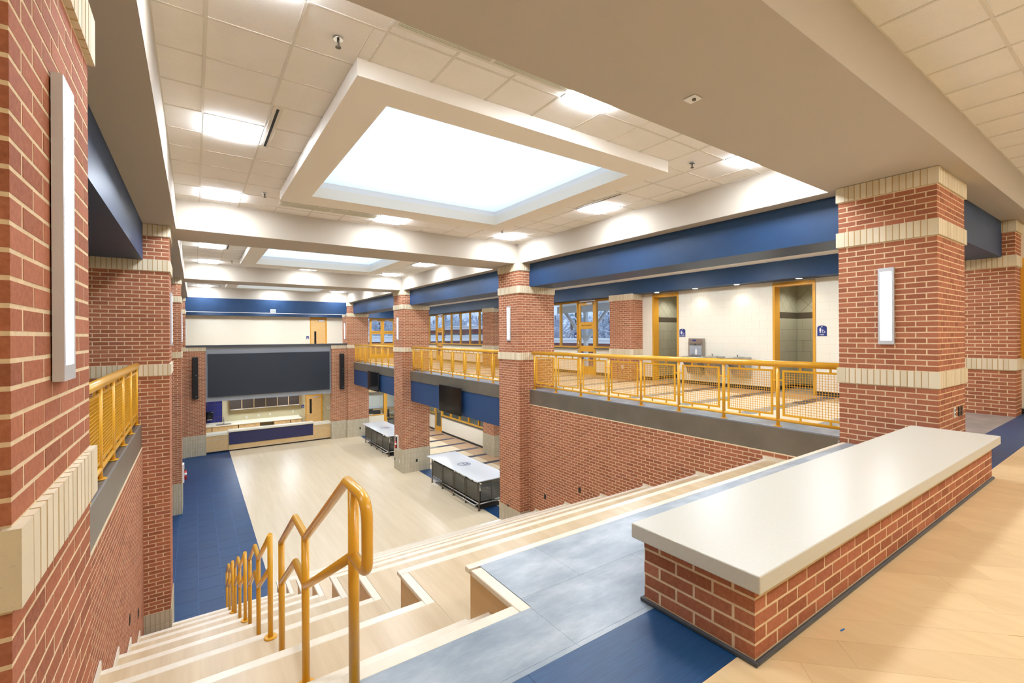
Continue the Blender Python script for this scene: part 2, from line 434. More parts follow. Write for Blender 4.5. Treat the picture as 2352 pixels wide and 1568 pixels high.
# soffits
S = 'soffit_paint'; ZT = 4.4
struct('soffit_beam', B(-5.2, 15, 1.40, 2.78, ZS, ZT), S, 'broad tan soffit beam crossing over the steps')
struct('soffit_beam', B(-5.2, -.27, 2.78, YE, ZS, ZT), S, 'soffit running along the narrow balcony side')
struct('soffit_beam', B(7.32, XR + PW, 2.78, YE, ZS, ZT), S, 'soffit running along the wide balcony side')
for y0, y1, lab in ((10.32, 11.55, 'cross beam between the first and second skylights'), (18.87, 20.08, 'cross beam between the second and third skylights'), (27.36, YE, 'soffit above the end wall')):
    struct('soffit_beam', B(-.27, 7.32, y0, y1, ZS, ZT), S, lab)
# corridor ceilings, outer shells
struct('ceiling', B(XR + PW, XW + .1, 2.78, YE, 3.27, 3.4), 'act_tile', 'pale ceiling strip of the wide upper corridor')
struct('ceiling', B(7.9, XW, PY[1] + PD, YE, -1.28, -1.2), 'act_tile')
struct('ceiling', B(XL, 7.9, PY[3] + .53, YE, -1.55, -1.45), 'white_paint')
# ------------------------------------------------------------------ coffered ceilings with tiles, lights, skylights
P = .62
def tile_ceiling(name, label, x0, x1, y0, y1, z, gx, gy, px_, py_, holes):
    """holes: rectangles kept free"""
    o = struct(name, B(x0, x1, y0, y1, z + .03, z + .05), 'act_grid', label)
    # the deck above must be open where skylights pass
    bpy.data.objects.remove(o); o = struct(name, None, None, label)
    xs = [x0] + [gx + px_ * k for k in range(-60, 60) if x0 + .02 < gx + px_ * k < x1 - .02] + [x1]
    ys = [y0] + [gy + py_ * k for k in range(-60, 60) if y0 + .02 < gy + py_ * k < y1 - .02] + [y1]
    m = MB(); far = MB()
    def clear(a, b, c, d): return any(a < h[1] - .03 and b > h[0] + .03 and c < h[3] - .03 and d > h[2] + .03 for h in holes)
    w = .012
    for i in range(len(xs) - 1):
        for j in range(len(ys) - 1):
            a, b, c, d = xs[i], xs[i + 1], ys[j], ys[j + 1]
            if clear(a, b, c, d):
                # cut against the hole
                for h in holes:
                    if a < h[1] - .03 and b > h[0] + .03 and c < h[3] - .03 and d > h[2] + .03:
                        rects = []
                        if a < h[0] - .03: rects.append((a, h[0], c, d)); 
                        if b > h[1] + .03: rects.append((h[1], b, c, d))
                        aa, bb = max(a, h[0]), min(b, h[1])
                        if c < h[2] - .03: rects.append((aa, bb, c, h[2]))
                        if d > h[3] + .03: rects.append((aa, bb, h[3], d))
                        for q in rects: put(o, q, z, far)
                continue
            put(o, (a, b, c, d), z, far)
    for x in xs:
        for (c, d) in cuts(y0, y1, [(h[2], h[3]) for h in holes if h[0] - .005 < x < h[1] + .005]): m.box(x - w, x + w, c, d, z - .004, z + .01)
    for y in ys:
        for (a, b) in cuts(x0, x1, [(h[0], h[1]) for h in holes if h[2] - .005 < y < h[3] + .005]): m.box(a, b, y - w, y + w, z - .0035, z + .01)
    part('ceiling_grid', m, 'act_grid', o, 'stuff')
    if far.v: part('tile_field', far, 'act_tile', o, 'stuff')
    return o
def cuts(a, b, hs):
    out = [(a, b)]
    for h in hs:
        nx = []
        for s, e in out:
            if h[1] <= s or h[0] >= e: nx.append((s, e)); continue
            if h[0] > s: nx.append((s, h[0]))
            if h[1] < e: nx.append((h[1], e))
        out = nx
    return out
def put(o, q, z, far):
    a, b, c, d = q
    if b - a < .03 or d - c < .03: return
    p = project((a + b) / 2, (c + d) / 2, z)
    if p and -150 < p[0] < 2500 and -150 < p[1] < 1700 and p[2] < 21:
        lx, ly = b - a - .004, d - c - .004
        link('tile', piece_mesh('tile', lx, ly, .012, 'act_tile'), o, ((a + b) / 2, (c + d) / 2, z + .008))
    else: far.box(a, b, c, d, z + .002, z + .014)
# troffer prototype
def make_troffer():
    t = tag(link('ceiling_light', None), 'troffer', 'light')
    m = MB(); h = .3
    for a in (MB().box(-h, h, -h, -h + .02, -.004, .06), MB().box(-h, h, h - .02, h, -.004, .06), MB().box(-h, -h + .02, -h, h, -.004, .06), MB().box(h - .02, h, -h, h, -.004, .06)):
        o = len(m.v); m.v += a.v; m.f += [tuple(i + o for i in f) for f in a.f]; m.sm += a.sm
    part('housing', m, 'white_paint', t)
    g = MB(); a, b, z0, z1 = .255, .285, -.032, .0   # dropped prismatic lens
    g.v = [(-b, -b, z1), (b, -b, z1), (b, b, z1), (-b, b, z1), (-a, -a, z0), (a, -a, z0), (a, a, z0), (-a, a, z0)]
    g.f = [(4, 7, 6, 5), (0, 4, 5, 1), (1, 5, 6, 2), (2, 6, 7, 3), (3, 7, 4, 0)]; g.sm = [False] * 5
    part('lens', g, 'troffer_lens', t)
    return t
TRO = make_troffer(); TRO_USED = [False]; WARM = {}
def troffer(x, y, z, label, group, warm=False):
    if not TRO_USED[0]: o = TRO; TRO_USED[0] = True; o.location = (x, y, z)
    else: o = copy_tree(TRO, None, (x, y, z))
    o['label'] = label; o['group'] = group
    if warm:
        for ch in o.children:
            if ch.name.startswith('lens'):
                if 'w' not in WARM: WARM['w'] = ch.data.copy(); WARM['w'].materials[0] = MATS['warm_lens']
                ch.data = WARM['w']
    return o
GX, GY0 = .086, 3.09
GP = .62
ordn = ['near', 'middle', 'far']
def skylight(i, dy):
    x0, x1, y0, y1 = 1.22, 5.67, 4.20 + dy, 8.77 + dy; ox0, ox1, oy0, oy1 = 1.63, 5.27, 4.60 + dy, 8.25 + dy; zb = 3.83
    s = thing('skylight', 'square skylight with a deep cream frame, %s of the three' % ordn[i], 'skylight', 'skylights over the hall')
    for n, a in (('frame_side', (x0, ox0, y0, y1)), ('frame_side', (ox1, x1, y0, y1)), ('frame_side', (ox0, ox1, y0, oy0)), ('frame_side', (ox0, ox1, oy1, y1))):
        part(n, B(a[0], a[1], a[2], a[3], zb, ZC + .02), 'sky_frame', s)
    for a in ((ox0 - .03, ox0, oy0 - .03, oy1 + .03), (ox1, ox1 + .03, oy0 - .03, oy1 + .03), (ox0, ox1, oy0 - .03, oy0), (ox0, ox1, oy1, oy1 + .03)):
        part('well_wall', B(a[0], a[1], a[2], a[3], ZC + .02, 4.62), 'well_white', s)
    part('pane', B(ox0 - .02, ox1 + .02, oy0 - .02, oy1 + .02, 4.1, 4.11), 'skylight_glass', s)
    return (x0, x1, y0, y1)
coltxt = ['beside the narrow balcony', 'over the middle of the hall', 'beside the wide balcony']
for i, dy in enumerate((0, 8.535, 17.07)):
    ya, yb = (2.78, 10.32) if i == 0 else ((11.55, 18.87) if i == 1 else (20.08, 27.36))
    hole = skylight(i, dy); holes = [hole]; gy = GY0 + dy
    for rI, ry in enumerate((gy, gy + 5 * GP, gy + 10 * GP)):
        for cI, cx in enumerate((GX, GX + 5 * GP, GX + 10 * GP)):
            if rI == 1 and cI == 1: continue
            if ry < ya: ry = ya + .02
            holes.append((cx, cx + GP, ry, ry + GP))
            if cI == 0 and rI == 0 and i == 0: pass
            troffer(cx + GP / 2, ry + GP / 2, ZC, 'square ceiling light %s, %s row of the %s bay' % (coltxt[cI], ordn[rI], ordn[i]), 'ceiling lights in the hall')
    tile_ceiling('ceiling', 'coffered tile ceiling of the %s bay' % ordn[i], -.27, 7.32, ya, yb, ZC, GX, gy, GP, GP, holes)
    # slot diffusers
    for xs, lab in ((.77, 'narrow'), (6.25, 'wide')):
        d = thing('slot_diffuser', 'thin black slot air diffuser near the %s balcony, %s bay' % (lab, ordn[i]), 'air diffuser', 'slot diffusers')
        part('frame', B(xs - .05, xs + .05, 5.58 + dy, 6.84 + dy, ZC - .012, ZC - .003), 'act_grid', d)
        part('slot', B(xs - .014, xs + .014, 5.62 + dy, 6.80 + dy, ZC - .0135, ZC - .011), 'slot_black', d)
    for ys, lab in ((3.31 + dy, 'near'), (9.42 + dy, 'far')):
        if ys < ya + .1: continue
        d = thing('linear_grille', 'long pale return-air grille on the %s side of the %s skylight' % (lab, ordn[i]), 'air grille', 'linear grilles')
        part('frame', B(1.32, 3.18, ys, ys + .29, ZC - .012, ZC - .003), 'act_grid', d)
        for k in range(2):
            m = MB()
            for q in range(12): m.box(1.36 + k * .91, 2.23 + k * .91, ys + .03 + q * .0195, ys + .042 + q * .0195, ZC - .016, ZC - .012)
            part('louver_bank', m, 'grille', d, 'stuff')
    # sprinklers
    for (sx, sy, lab) in ((1.01, 4.02, 'near corner by the narrow balcony'), (1.02, 9.05, 'far corner by the narrow balcony'), (6.0, 4.03, 'near corner by the wide balcony'), (6.0, 9.08, 'far corner by the wide balcony')):
        if sy + dy < ya + .2: continue
        s = thing('sprinkler', 'chrome sprinkler head at the %s of the %s skylight' % (lab, ordn[i]), 'sprinkler', 'sprinklers', (sx, sy + dy, ZC - .002))
        part('escutcheon', MB().disc((0, 0, -.012), 2, .04, .012, 16), 'chrome', s)
        part('body', MB().disc((0, 0, -.07), 2, .011, .06, 10), 'steel_dark', s)
        part('deflector', MB().disc((0, 0, -.078), 2, .024, .006, 12), 'steel_dark', s)
# ceiling over the landing
FY = [.22 - .61 * k for k in (0, 3, 6)]
fh = [(X0, X0 + .635, Y0, Y0 + .61) for X0 in (1.46, 4.0, 7.175, 10.35) for Y0 in (-1.6,)]
tile_ceiling('ceiling', 'tile ceiling over the bench landing', -5, XW + 2, -5.0, 1.40, ZC, 5.27, .838, .635, .61, fh)
for k, (a, b, c, d) in enumerate(fh):
    troffer((a + b) / 2, (c + d) / 2, ZC, 'square ceiling light over the landing, ' + ['above the top of the steps', 'above the middle of the bench', 'above the bench end pillar', 'above the corridor pilaster'][k], 'ceiling lights over the landing', True)
# occupancy sensor
d = thing('occupancy_sensor', 'small square white sensor on the broad tan soffit', 'sensor', None, (3.45, 2.31, ZS))
part('plate', B(-.055, .055, -.055, .055, -.012, -.001), 'white_plastic', d, bev=.004)
part('eye', MB().disc((0, -.015, -.024), 2, .016, .013, 14), 'steel_dark', d)
# roof decks (keep daylight out except at the skylights)
m = MB()
for (a, b, c, d) in ((-5.2, 1.58, -5, YE + 4), (5.32, 16, -5, YE + 4)): m.box(a, b, c, d, 4.64, 4.7)
for c, d in ((-5, 4.57), (8.28, 13.1), (16.82, 21.64), (25.35, YE + 4)): m.box(1.58, 5.32, c, d, 4.64, 4.7)
struct('roof', m, 'soffit_paint')
# ------------------------------------------------------------------ floors
def clip_poly(poly, x0, x1, y0, y1):
    for ax, lim, keep in ((0, x0, 1), (0, x1, -1), (1, y0, 1), (1, y1, -1)):
        out = []
        for i, p in enumerate(poly):
            q = poly[(i + 1) % len(poly)]; a = (p[ax] - lim) * keep; b = (q[ax] - lim) * keep
            if a >= 0: out.append(p)
            if (a < 0) != (b < 0):
                t = a / (a - b); out.append((p[0] + t * (q[0] - p[0]), p[1] + t * (q[1] - p[1])))
        poly = out
        if len(poly) < 3: return None
    return poly
fl = struct('floor', B(-5.2, XW + 2, -5, 2.0, -.3, -.002), 'floor_plank', 'pale wood-plank landing floor around the bench')
ang = -PI / 4; ca, sa = math.cos(ang), math.sin(ang); PWd, PL = .19, 1.24
rs = random.Random(3)
far = MB()
for i in range(-45, 60):
    off = rs.uniform(0, PL)
    for j in range(-12, 14):
        u0, u1, v0, v1 = j * PL + off + .0005, (j + 1) * PL + off - .0005, i * PWd + .0005, (i + 1) * PWd - .0005
        poly = [(u * ca - v * sa + 4, u * sa + v * ca) for u, v in ((u0, v0), (u1, v0), (u1, v1), (u0, v1))]
        q = clip_poly(poly, .6, XW, -1.2, 1.148)
        if not q: continue
        cx = sum(p[0] for p in q) / len(q); cy = sum(p[1] for p in q) / len(q)
        pp = project(cx, cy, 0)
        m = MB().prism(q, 2, -.0021, 0)
        if pp and 1100 < pp[0] < 2600 and 850 < pp[1] < 1900: part('plank', m, 'floor_plank', fl)
m = MB().box(-5.2, .6, -5, 1.148, -.002, 0).box(.6, XW + 2, -5, -1.2, -.002, 0)
part('plank_field', m, 'floor_plank', fl, 'stuff')
# blue and slate bands of the landing
def tiles(parent, name, mat, x0, x1, y0, y1, z, tx, ty, ox=0, stag=0, gap=.0007, clip=None, along='x'):
    k = 0; y = y0
    while y < y1 - .01:
        ye = min(y + ty, y1); x = x0 - ((ox + stag * k) % tx)
        while x < x1 - .01:
            a, b = max(x, x0), min(x + tx, x1)
            if b - a > .01:
                rect = [(a + gap, b - gap, y + gap, ye - gap)]
                if clip:
                    nr = []
                    for (p, q, r_, s_) in rect:
                        if p < clip[1] and q > clip[0] and r_ < clip[3] and s_ > clip[2]:
                            if p < clip[0]: nr.append((p, clip[0], r_, s_))
                            if q > clip[1]: nr.append((clip[1], q, r_, s_))
                            pa, qb = max(p, clip[0]), min(q, clip[1])
                            if r_ < clip[2]: nr.append((pa, qb, r_, clip[2]))
                            if s_ > clip[3]: nr.append((pa, qb, clip[3], s_))
                        else: nr.append((p, q, r_, s_))
                    rect = nr
                for (p, q, r_, s_) in rect:
                    if q - p > .004 and s_ - r_ > .004: link(name, piece_mesh(name, q - p, s_ - r_, .006, mat), parent, ((p + q) / 2, (r_ + s_) / 2, z - .003))
            x += tx
        y = ye; k += 1
bb = struct('floor', B(-.9, XW, 1.15, 1.61, -.3, -.0015), 'blue_tile_dark', 'dark blue tile band in front of the bench')
tiles(bb, 'tile', 'blue_tile_dark', -.9, XW, 1.15, 1.61, 0, .914, .46, ox=.66)
sf = struct('floor', B(-.9, XR, 1.61, 2.0, -.3, -.0015), 'slate_warm', 'cloudy grey slate tile band along the top step')
part('backing', B(1.5, XR, 2.0, 2.549, -.3, -.0045), 'slate_warm', sf)
tiles(sf, 'tile', 'slate_tile', -.9, XR, 1.61, 1.64, 0, .914, .03, ox=.35)
tiles(sf, 'tile', 'slate_tile', -.9, XR, 1.64, 2.095, 0, .914, .455, ox=.352, clip=(-2, 1.496, 2.004, 3))
tiles(sf, 'tile', 'slate_tile', 1.496, XR, 2.095, 2.549, 0, .914, .454, ox=.465)
struct('floor', B(XR + PW, XW, 1.61, 2.64, -.3, 0), 'slate_warm', 'warm grey floor beside the corridor pilaster')
struct('floor', B(XR, XR + PW, 2.64, 2.66, -.3, 0), 'slate_warm')
# upper corridor floor
def corridor(z, y0, y1, bands, label, x0, xa):
    f = struct('floor', B(x0, XW + .05, y0, y1, z - .4, z - .006), 'floor_maple_low', label)
    part('plank_field', B(xa, 11.2, y0, y1, z - .006, z), 'floor_maple_low', f)
    part('tan_field', B(11.2, XW + .04, y0, y1, z - .006, z), 'floor_tan', f)
    part('edge_tile', B(x0, xa, y0, y1, z - .006, z), 'slate_tile' if z > -1 else 'blue_tile_dark', f)
    for b in bands:
        part('stripe', B(xa, 10.5, b, b + .28, z - .003, z + .0015), 'stripe_grey', f)
        part('stripe', B(10.5, 12.15, b, b + .28, z - .003, z + .0015), 'stripe_navy', f)
    return f
corridor(0, 2.64, YE, [3.1 + 1.36 * k for k in range(20)], 'upper corridor floor of pale planks with grey and navy stripes', 7.62, 8.3)
corridor(ZL, PY[1] + PD, 28.2, [12.46 + 1.36 * k for k in range(12)], 'lower floor behind the pillars with navy stripes', 7.95, 8.5)
# lower hall floor
lf = struct('floor', B(-5, 7.95, 11.0, 30.9, ZL - .3, ZL - .006), 'floor_maple_low', 'pale maple floor of the lower hall')
part('plank_field', B(1.442, 7.95, 11.0, 27.9, ZL - .006, ZL), 'floor_maple_low', lf)
bt = struct('floor', B(-.75, 1.44, 11.0, 27.9, ZL - .02, ZL - .0035), 'tile_joint', 'blue tile strip along the side of the lower hall')
for k, (a, b) in enumerate(((-.75, -.42), (-.42, .05), (.05, .52), (.52, .985), (.985, 1.44))):
    y = 11.0 - (.2, .45, .05, .32, .18)[k]
    while y < 27.9:
        p, q = max(y, 11.0), min(y + .61, 27.9)
        if q - p > .02: link('tile', piece_mesh('tile', b - a - .006, q - p - .006, .005, 'blue_tile'), bt, ((a + b) / 2, (p + q) / 2, ZL - .0025))
        y += .61

# ------------------------------------------------------------------ wide wooden steps
RIS = -ZL / 8; DEP = 1.215; YR0, YL0 = 2.61, 2.07; XS = 1.42
st = thing('bleacher_steps', 'wide pale maple seating steps descending to the lower hall', 'steps')
for k in range(0, 8):
    z = -RIS * k; yf = YR0 + DEP * k; yb = yf - DEP
    xr = 7.56 if yf < PY[1] else XR - .02
    if k > 0:
        part('tread', B(XS + .075, xr, yb, yf - .08, z - .03, z), 'stair_maple', st)
    n = part('nosing', B(XS, xr if k else XR - .0, yf - (.08 if k else .06), yf, z - .035, z + .001), 'nosing_maple', st); bevel(n, .008)
    n = part('nosing', B(XS, XS + .075, YL0 + DEP * k - .08, yf - .08, z - .035, z + .001), 'nosing_maple', st); bevel(n, .008)
    if k < 7 or True:
        part('riser', B(XS + .03, xr, yf - .05, yf - .03, z - RIS, z - .035), 'stair_maple', st)
        part('side_panel', B(XS + .025, XS + .04, YL0 + DEP * k - .06, yf - .03, z - RIS, z - .035), 'panel_maple', st)
    if k > 0:
        ye = min(yf, PY[1] - .01)
        if yb < PY[1]: part('skirting', B(7.545, 7.562, yb, ye, z, z + .05), 'nosing_maple', st)
    # walking steps on the narrow side
    yl = YL0 + DEP * k; s0 = yl - DEP + .56
    xl = -.742 if yl < PY[1] else XL + .004
    if k > 0:
        part('tread', B(xl, XS + .074, s0, yl - .08, z - .03, z), 'stair_maple', st)
        part('skirting', B(xl, xl + .014, s0 - .1, yl - .005, z, z + .10), 'nosing_maple', st)
    n = part('nosing', B(xl, XS, yl - .08, yl, z - .035, z + .001), 'nosing_maple', st); bevel(n, .008)
    for j in (1, 2):
        zz = z - RIS * j / 3
        part('riser', B(xl, XS + .02, yl + .28 * (j - 1) - .03, yl + .28 * (j - 1) - .015, zz, zz + RIS / 3 - .03), 'stair_maple', st)
        part('tread', B(xl, XS + .02, yl + .28 * (j - 1) - .03, yl + .28 * j - .07, zz - .03, zz), 'stair_maple', st)
        n = part('nosing', B(xl, XS + .02, yl + .28 * j - .07, yl + .28 * j, zz - .035, zz + .001), 'nosing_maple', st)
    part('riser', B(xl, XS + .02, yl + .53, yl + .545, z - RIS, z - RIS * 2 / 3 - .03), 'stair_maple', st)

# ------------------------------------------------------------------ bench
bx0, bx1, by0, by1 = 2.045, 6.617, 1.075, 1.685
bn = thing('brick_bench', 'long brick bench with a white stone top at the head of the steps', 'bench', None)
part('core', B(bx0 + .0009, bx1 - .0009, by0 + .0009, by1 - .0009, 0, .352), 'mortar', bn)
bricks = []
for k in range(6):
    z1_ = .352 - k * C; z0_ = max(z1_ - C + J, .001)
    if z1_ - z0_ < .01: continue
    bricks += [b[:4] + (z0_, z1_, b[6]) for b in ring(bx0, bx1, by0, by1, 0, .05, k % 2 == 0)]
lay(bn, 'brick', bricks, 'brick', 300, ('-x', '-y'), 'brick_field')
tp = part('stone_top', B(1.985, 6.68, 1.02, 1.725, .352, .432), 'quartz', bn); bevel(tp, .006, 3)
for a in ((bx0 - .018, bx0, by0 - .018, by1 + .018), (bx1, bx1 + .018, by0 - .018, by1 + .018), (bx0, bx1, by0 - .018, by0), (bx0, bx1, by1, by1 + .018)):
    part('rubber_base', B(*a, 0, .022), 'base_trim', bn, bev=.006)
sc = thing('paper_scrap', 'tiny blue scrap lying on the plank floor beside the bench', 'scrap', None, (2.64, .954, .001))
part('strip', MB().prism([(-.018, -.004), (.016, -.007), (.019, -.001), (-.015, .004)], 2, 0, .002), 'blue_scrap', sc)

# ------------------------------------------------------------------ handrails of the steps
XH = .52
def rnd_path(pts, rads):
    out = [pts[0]]
    for i in range(1, len(pts) - 1):
        p, a, b, r = Vector(pts[i]), Vector(pts[i - 1]), Vector(pts[i + 1]), rads[i]
        if r <= 0: out.append(tuple(p)); continue
        d1 = (a - p).normalized(); d2 = (b - p).normalized()
        for t_ in range(7):
            t = t_ / 6; q = (p + d1 * r) * (1 - t) ** 2 + p * 2 * t * (1 - t) + (p + d2 * r) * t ** 2; out.append(tuple(q))
    out.append(pts[-1]); return out
def handrail(k, label, loop, last):
    h = thing('stair_handrail', label, 'handrail', 'yellow step handrails')
    yn = 1.97 + DEP * k; z0 = -RIS * k; r = .021
    ya, za = yn, z0 + .87                      # start of slope
    yb_, zb_ = yn + .87, z0 - RIS + .87        # flat over the next platform
    yc = yn + DEP; yd = yn + 1.80; zd = zb_ - .63 * (yd - yc)
    def P(y, z): return (XH, y, z)
    if last: yd = yn + 1.86; zd = zb_ - .63 * (yd - yc)
    if loop:
        pts = [P(yn - .08, .595), P(yn - .27, .595), P(yn - .27, za), P(ya, za), P(yb_, zb_), P(yc, zb_), P(yd, zd)]; rd = [0, .06, .09, 0, 0, 0, 0]
    else:
        pts = [P(ya, za), P(yb_, zb_), P(yc, zb_), P(yd, zd)]; rd = [0] * 4
    part('rail', MB().tube(rnd_path(pts, rd), r, 14), 'yellow_paint', h)
    pts = [P(ya - (.08 if loop else 0), za - .28), P(yb_, zb_ - .28), P(yc, zb_ - .28), P(yd, zd - .3)]
    part('mid_rail', MB().tube(rnd_path(pts, [0] * 4), r, 14), 'yellow_paint', h)
    posts = [(yn - .09 if loop else ya, z0, za), (yb_ + .03, z0 - RIS, zb_), (yd, None, zd)]
    for (y, zb0, zt) in posts:
        if zb0 is None:
            zb0 = z0 - RIS - RIS * 2 / 3 if not last else z0 - RIS * 2 + .0
            zb0 = max(zb0, ZL)
        p = part('post', MB().tube([P(y, zb0), P(y, zt)], r, 14), 'yellow_paint', h)
        part('flange', MB().disc((XH, y, zb0 + .001), 2, .052, .012, 22, .048), 'yellow_paint', p)
handrail(0, 'yellow tubular handrail with a rounded return loop at the top step', True, False)
handrail(2, 'second yellow handrail down the steps, starting with a plain post', False, False)
handrail(4, 'third yellow handrail down the steps', False, False)
handrail(6, 'lowest yellow handrail ending at the blue floor', False, True)

# ------------------------------------------------------------------ balcony guard rails
def infill_mesh(w, h, sp=.0385):
    m = MB(); t = .0028
    n = int(w / sp); 
    for i in range(1, n + 1): y = -w / 2 + i * w / (n + 1); m.box(-t, t, y - t, y + t, -h / 2, h / 2)
    n = int(h / sp)
    for i in range(1, n + 1): z = -h / 2 + i * h / (n + 1); m.box(t, t * 3, -w / 2, w / 2, z - t, z + t)
    return m.mesh('wire_mesh', 'yellow_paint')
INF = {}
def guard(x, ya, yb, label, sgn):
    g = thing('guard_rail', label, 'railing', 'yellow balcony railings')
    part('top_rail', MB().tube([(x, ya, 1.0), (x, yb - .04, 1.0)], .05, 16), 'yellow_paint', g)
    part('bottom_rail', MB().tube([(x, ya, .105), (x, yb - .1, .105)], .025, 10), 'yellow_paint', g)
    ys = [yb - .11 - .914 * k for k in range(12)]; ys = [y for y in ys if y > ya + .2]
    for y in ys:
        p = part('post', MB().tube([(x, y, 0), (x, y, .98)], .027, 10), 'yellow_paint', g)
        part('flange', MB().disc((x, y, .0), 2, .06, .012, 18), 'yellow_paint', p)
    edges = ys + [ya - .0]
    for k in range(len(edges) - 1):
        a, b = edges[k + 1], edges[k]
        pa, pb = a + .075, b - .075
        if k == len(edges) - 2: pa = a + .005
        if pb - pa < .15: continue
        z0, z1 = .175, .905
        m = MB().box(x - .012, x + .012, pa, pa + .032, z0, z1).box(x - .012, x + .012, pb - .032, pb, z0, z1).box(x - .012, x + .012, pa + .032, pb - .032, z0, z0 + .032).box(x - .012, x + .012, pa + .032, pb - .032, z1 - .032, z1)
        for q in (.28, .72):
            yy = pa + q * (pb - pa); m.box(x - .008, x + .008, yy - .014, yy + .014, z1, .975); m.box(x - .008, x + .008, yy - .014, yy + .014, .105, z0)
        for zz in (.32, .74):
            m.box(x - .007, x + .007, pb, b - .01, zz - .012, zz + .012)
            if k < len(edges) - 2: m.box(x - .007, x + .007, a + .01, pa, zz - .012, zz + .012)
        fr = part('panel_frame', m, 'yellow_paint', g)
        w = round(pb - pa - .05, 3)
        if w not in INF: INF[w] = infill_mesh(w, .68)
        o = link('wire_mesh', INF[w], fr, (x, (pa + pb) / 2, (z0 + z1) / 2)); o['kind'] = 'stuff'
bays = ['over the brick wall beside the steps', 'above the wall-mounted television by the counters', 'above the television close to the screen']
for i in range(3):
    guard(7.68, PY[i] + PD, PY[i + 1], 'yellow mesh balcony railing ' + bays[i], 1)
bl = ['beside the large near pillar', 'of the narrow balcony, middle bay', 'of the narrow balcony, last bay']
for i in range(3):
    guard(-.82, PY[i] + PD, PY[i + 1], 'yellow mesh railing ' + bl[i], -1)
# ------------------------------------------------------------------ wall sconces
def sconce(x, y, sgn, label):
    s = thing('wall_sconce', label, 'sconce', 'tall wall sconces')
    a = lambda p, q: (min(x + sgn * p, x + sgn * q), max(x + sgn * p, x + sgn * q))
    z0, z1, w = 1.335, 2.305, .082
    part('backplate', B(*a(-.004, .006), y - .06, y + .06, z0 + .02, z1 - .02), 'base_trim', s)
    m = MB()
    for q in ((y - w, y - w + .022, z0, z1), (y + w - .022, y + w, z0, z1), (y - w + .022, y + w - .022, z0, z0 + .05), (y - w + .022, y + w - .022, z1 - .05, z1)): m.box(*a(.004, .032), *q)
    part('housing', m, 'aluminium', s)
    part('lens', B(*a(.006, .029), y - w + .022, y + w - .022, z0 + .05, z1 - .05), 'sconce_lens', s)
SL = ['at the bench end', 'facing the brick wall', 'between the white counters', 'next to the screen']
for i, py in enumerate(PY):
    sconce(XR, py + PD / 2 - .02, -1, 'tall glowing wall sconce on the pillar ' + SL[i])
LL = ['the large near pillar', 'the pillar at the narrow railing', 'the third pillar of the narrow side', 'the corner pillar']
for i, py in enumerate(PY):
    sconce(XL, py + PD / 2 - .05, 1, 'tall glowing wall sconce on ' + LL[i])

# ------------------------------------------------------------------ small wall devices
def plate(name, label, c, axis, sgn, w, h, mat, cat, t=.012, group='wall plates'):
    """axis 0: on an x-facing wall, 1: on a y-facing wall"""
    d = thing(name, label, cat, group)
    x, y, z = c
    if axis == 0:
        f = lambda p, q, ww, hh, dz=0: B(min(x + sgn * p, x + sgn * q), max(x + sgn * p, x + sgn * q), y - ww / 2, y + ww / 2, z + dz - hh / 2, z + dz + hh / 2)
    else:
        f = lambda p, q, ww, hh, dz=0: B(x - ww / 2, x + ww / 2, min(y + sgn * p, y + sgn * q), max(y + sgn * p, y + sgn * q), z + dz - hh / 2, z + dz + hh / 2)
    part('cover', f(0, t * .6, w, h), mat, d)
    for dz in (-.024, .024): part('socket', f(t * .6, t * .8, w * .45, h * .24, dz), 'dark_plastic' if mat != 'dark_plastic' else 'black_rubber', d)
plate('wall_outlet', 'dark outlet plate low on the brick wall, closer to the pillar', (7.565, 9.476, -2.762), 0, -1, .08, .125, 'dark_plastic', 'outlet')
plate('wall_outlet', 'dark outlet plate low on the brick wall, higher up the steps', (7.565, 8.151, -2.225), 0, -1, .08, .125, 'dark_plastic', 'outlet')
plate('wall_outlet', 'dark outlet plate at the foot of the brick pillar by the steps', (XR - .004, 10.756, -3.336), 0, -1, .08, .125, 'dark_plastic', 'outlet')
plate('light_switch', 'white switch plate on the pillar above the bench end', (7.94, PY[0], .468), 1, -1, .075, .125, 'white_plastic', 'switch')
plate('wall_outlet', 'dark outlet plate on the bench-end pillar next to the white switch', (8.14, PY[0], .462), 1, -1, .07, .125, 'dark_plastic', 'outlet')
plate('wall_outlet', 'outer dark outlet plate on the bench-end pillar', (8.265, PY[0], .460), 1, -1, .07, .125, 'dark_plastic', 'outlet')
plate('wall_outlet', 'dark outlet low on the brick wall under the narrow railing', (-.745, 8.103, -2.348), 0, 1, .08, .125, 'dark_plastic', 'outlet')
plate('wall_outlet', 'dark outlet on the narrow side wall further down the steps', (-.745, 9.217, -2.814), 0, 1, .08, .125, 'dark_plastic', 'outlet')
plate('wall_outlet', 'dark outlet on the block base of the middle pillar, counter side', (7.858, PY[2] - .016, -3.865), 1, -1, .08, .125, 'dark_plastic', 'outlet')
plate('wall_outlet', 'dark outlet on the hall side of the middle pillar base', (XR - .016, 19.6, -3.89), 0, -1, .08, .125, 'dark_plastic', 'outlet')
plate('wall_outlet', 'white outlet next to the dark one on the middle pillar base', (XR - .016, 19.48, -3.90), 0, -1, .08, .125, 'white_plastic', 'outlet')
plate('wall_outlet', 'lone white outlet on the hall side of the middle pillar base', (XR - .016, 19.07, -3.90), 0, -1, .08, .125, 'white_plastic', 'outlet')
plate('wall_outlet', 'dark outlet on the pillar base near the servery', (7.95, PY[3] - .016, -3.87), 1, -1, .08, .125, 'dark_plastic', 'outlet')
plate('light_switch', 'white switch on the brick pilaster behind the railing', (XB - .004, 10.6, .42), 0, -1, .075, .125, 'white_plastic', 'switch')
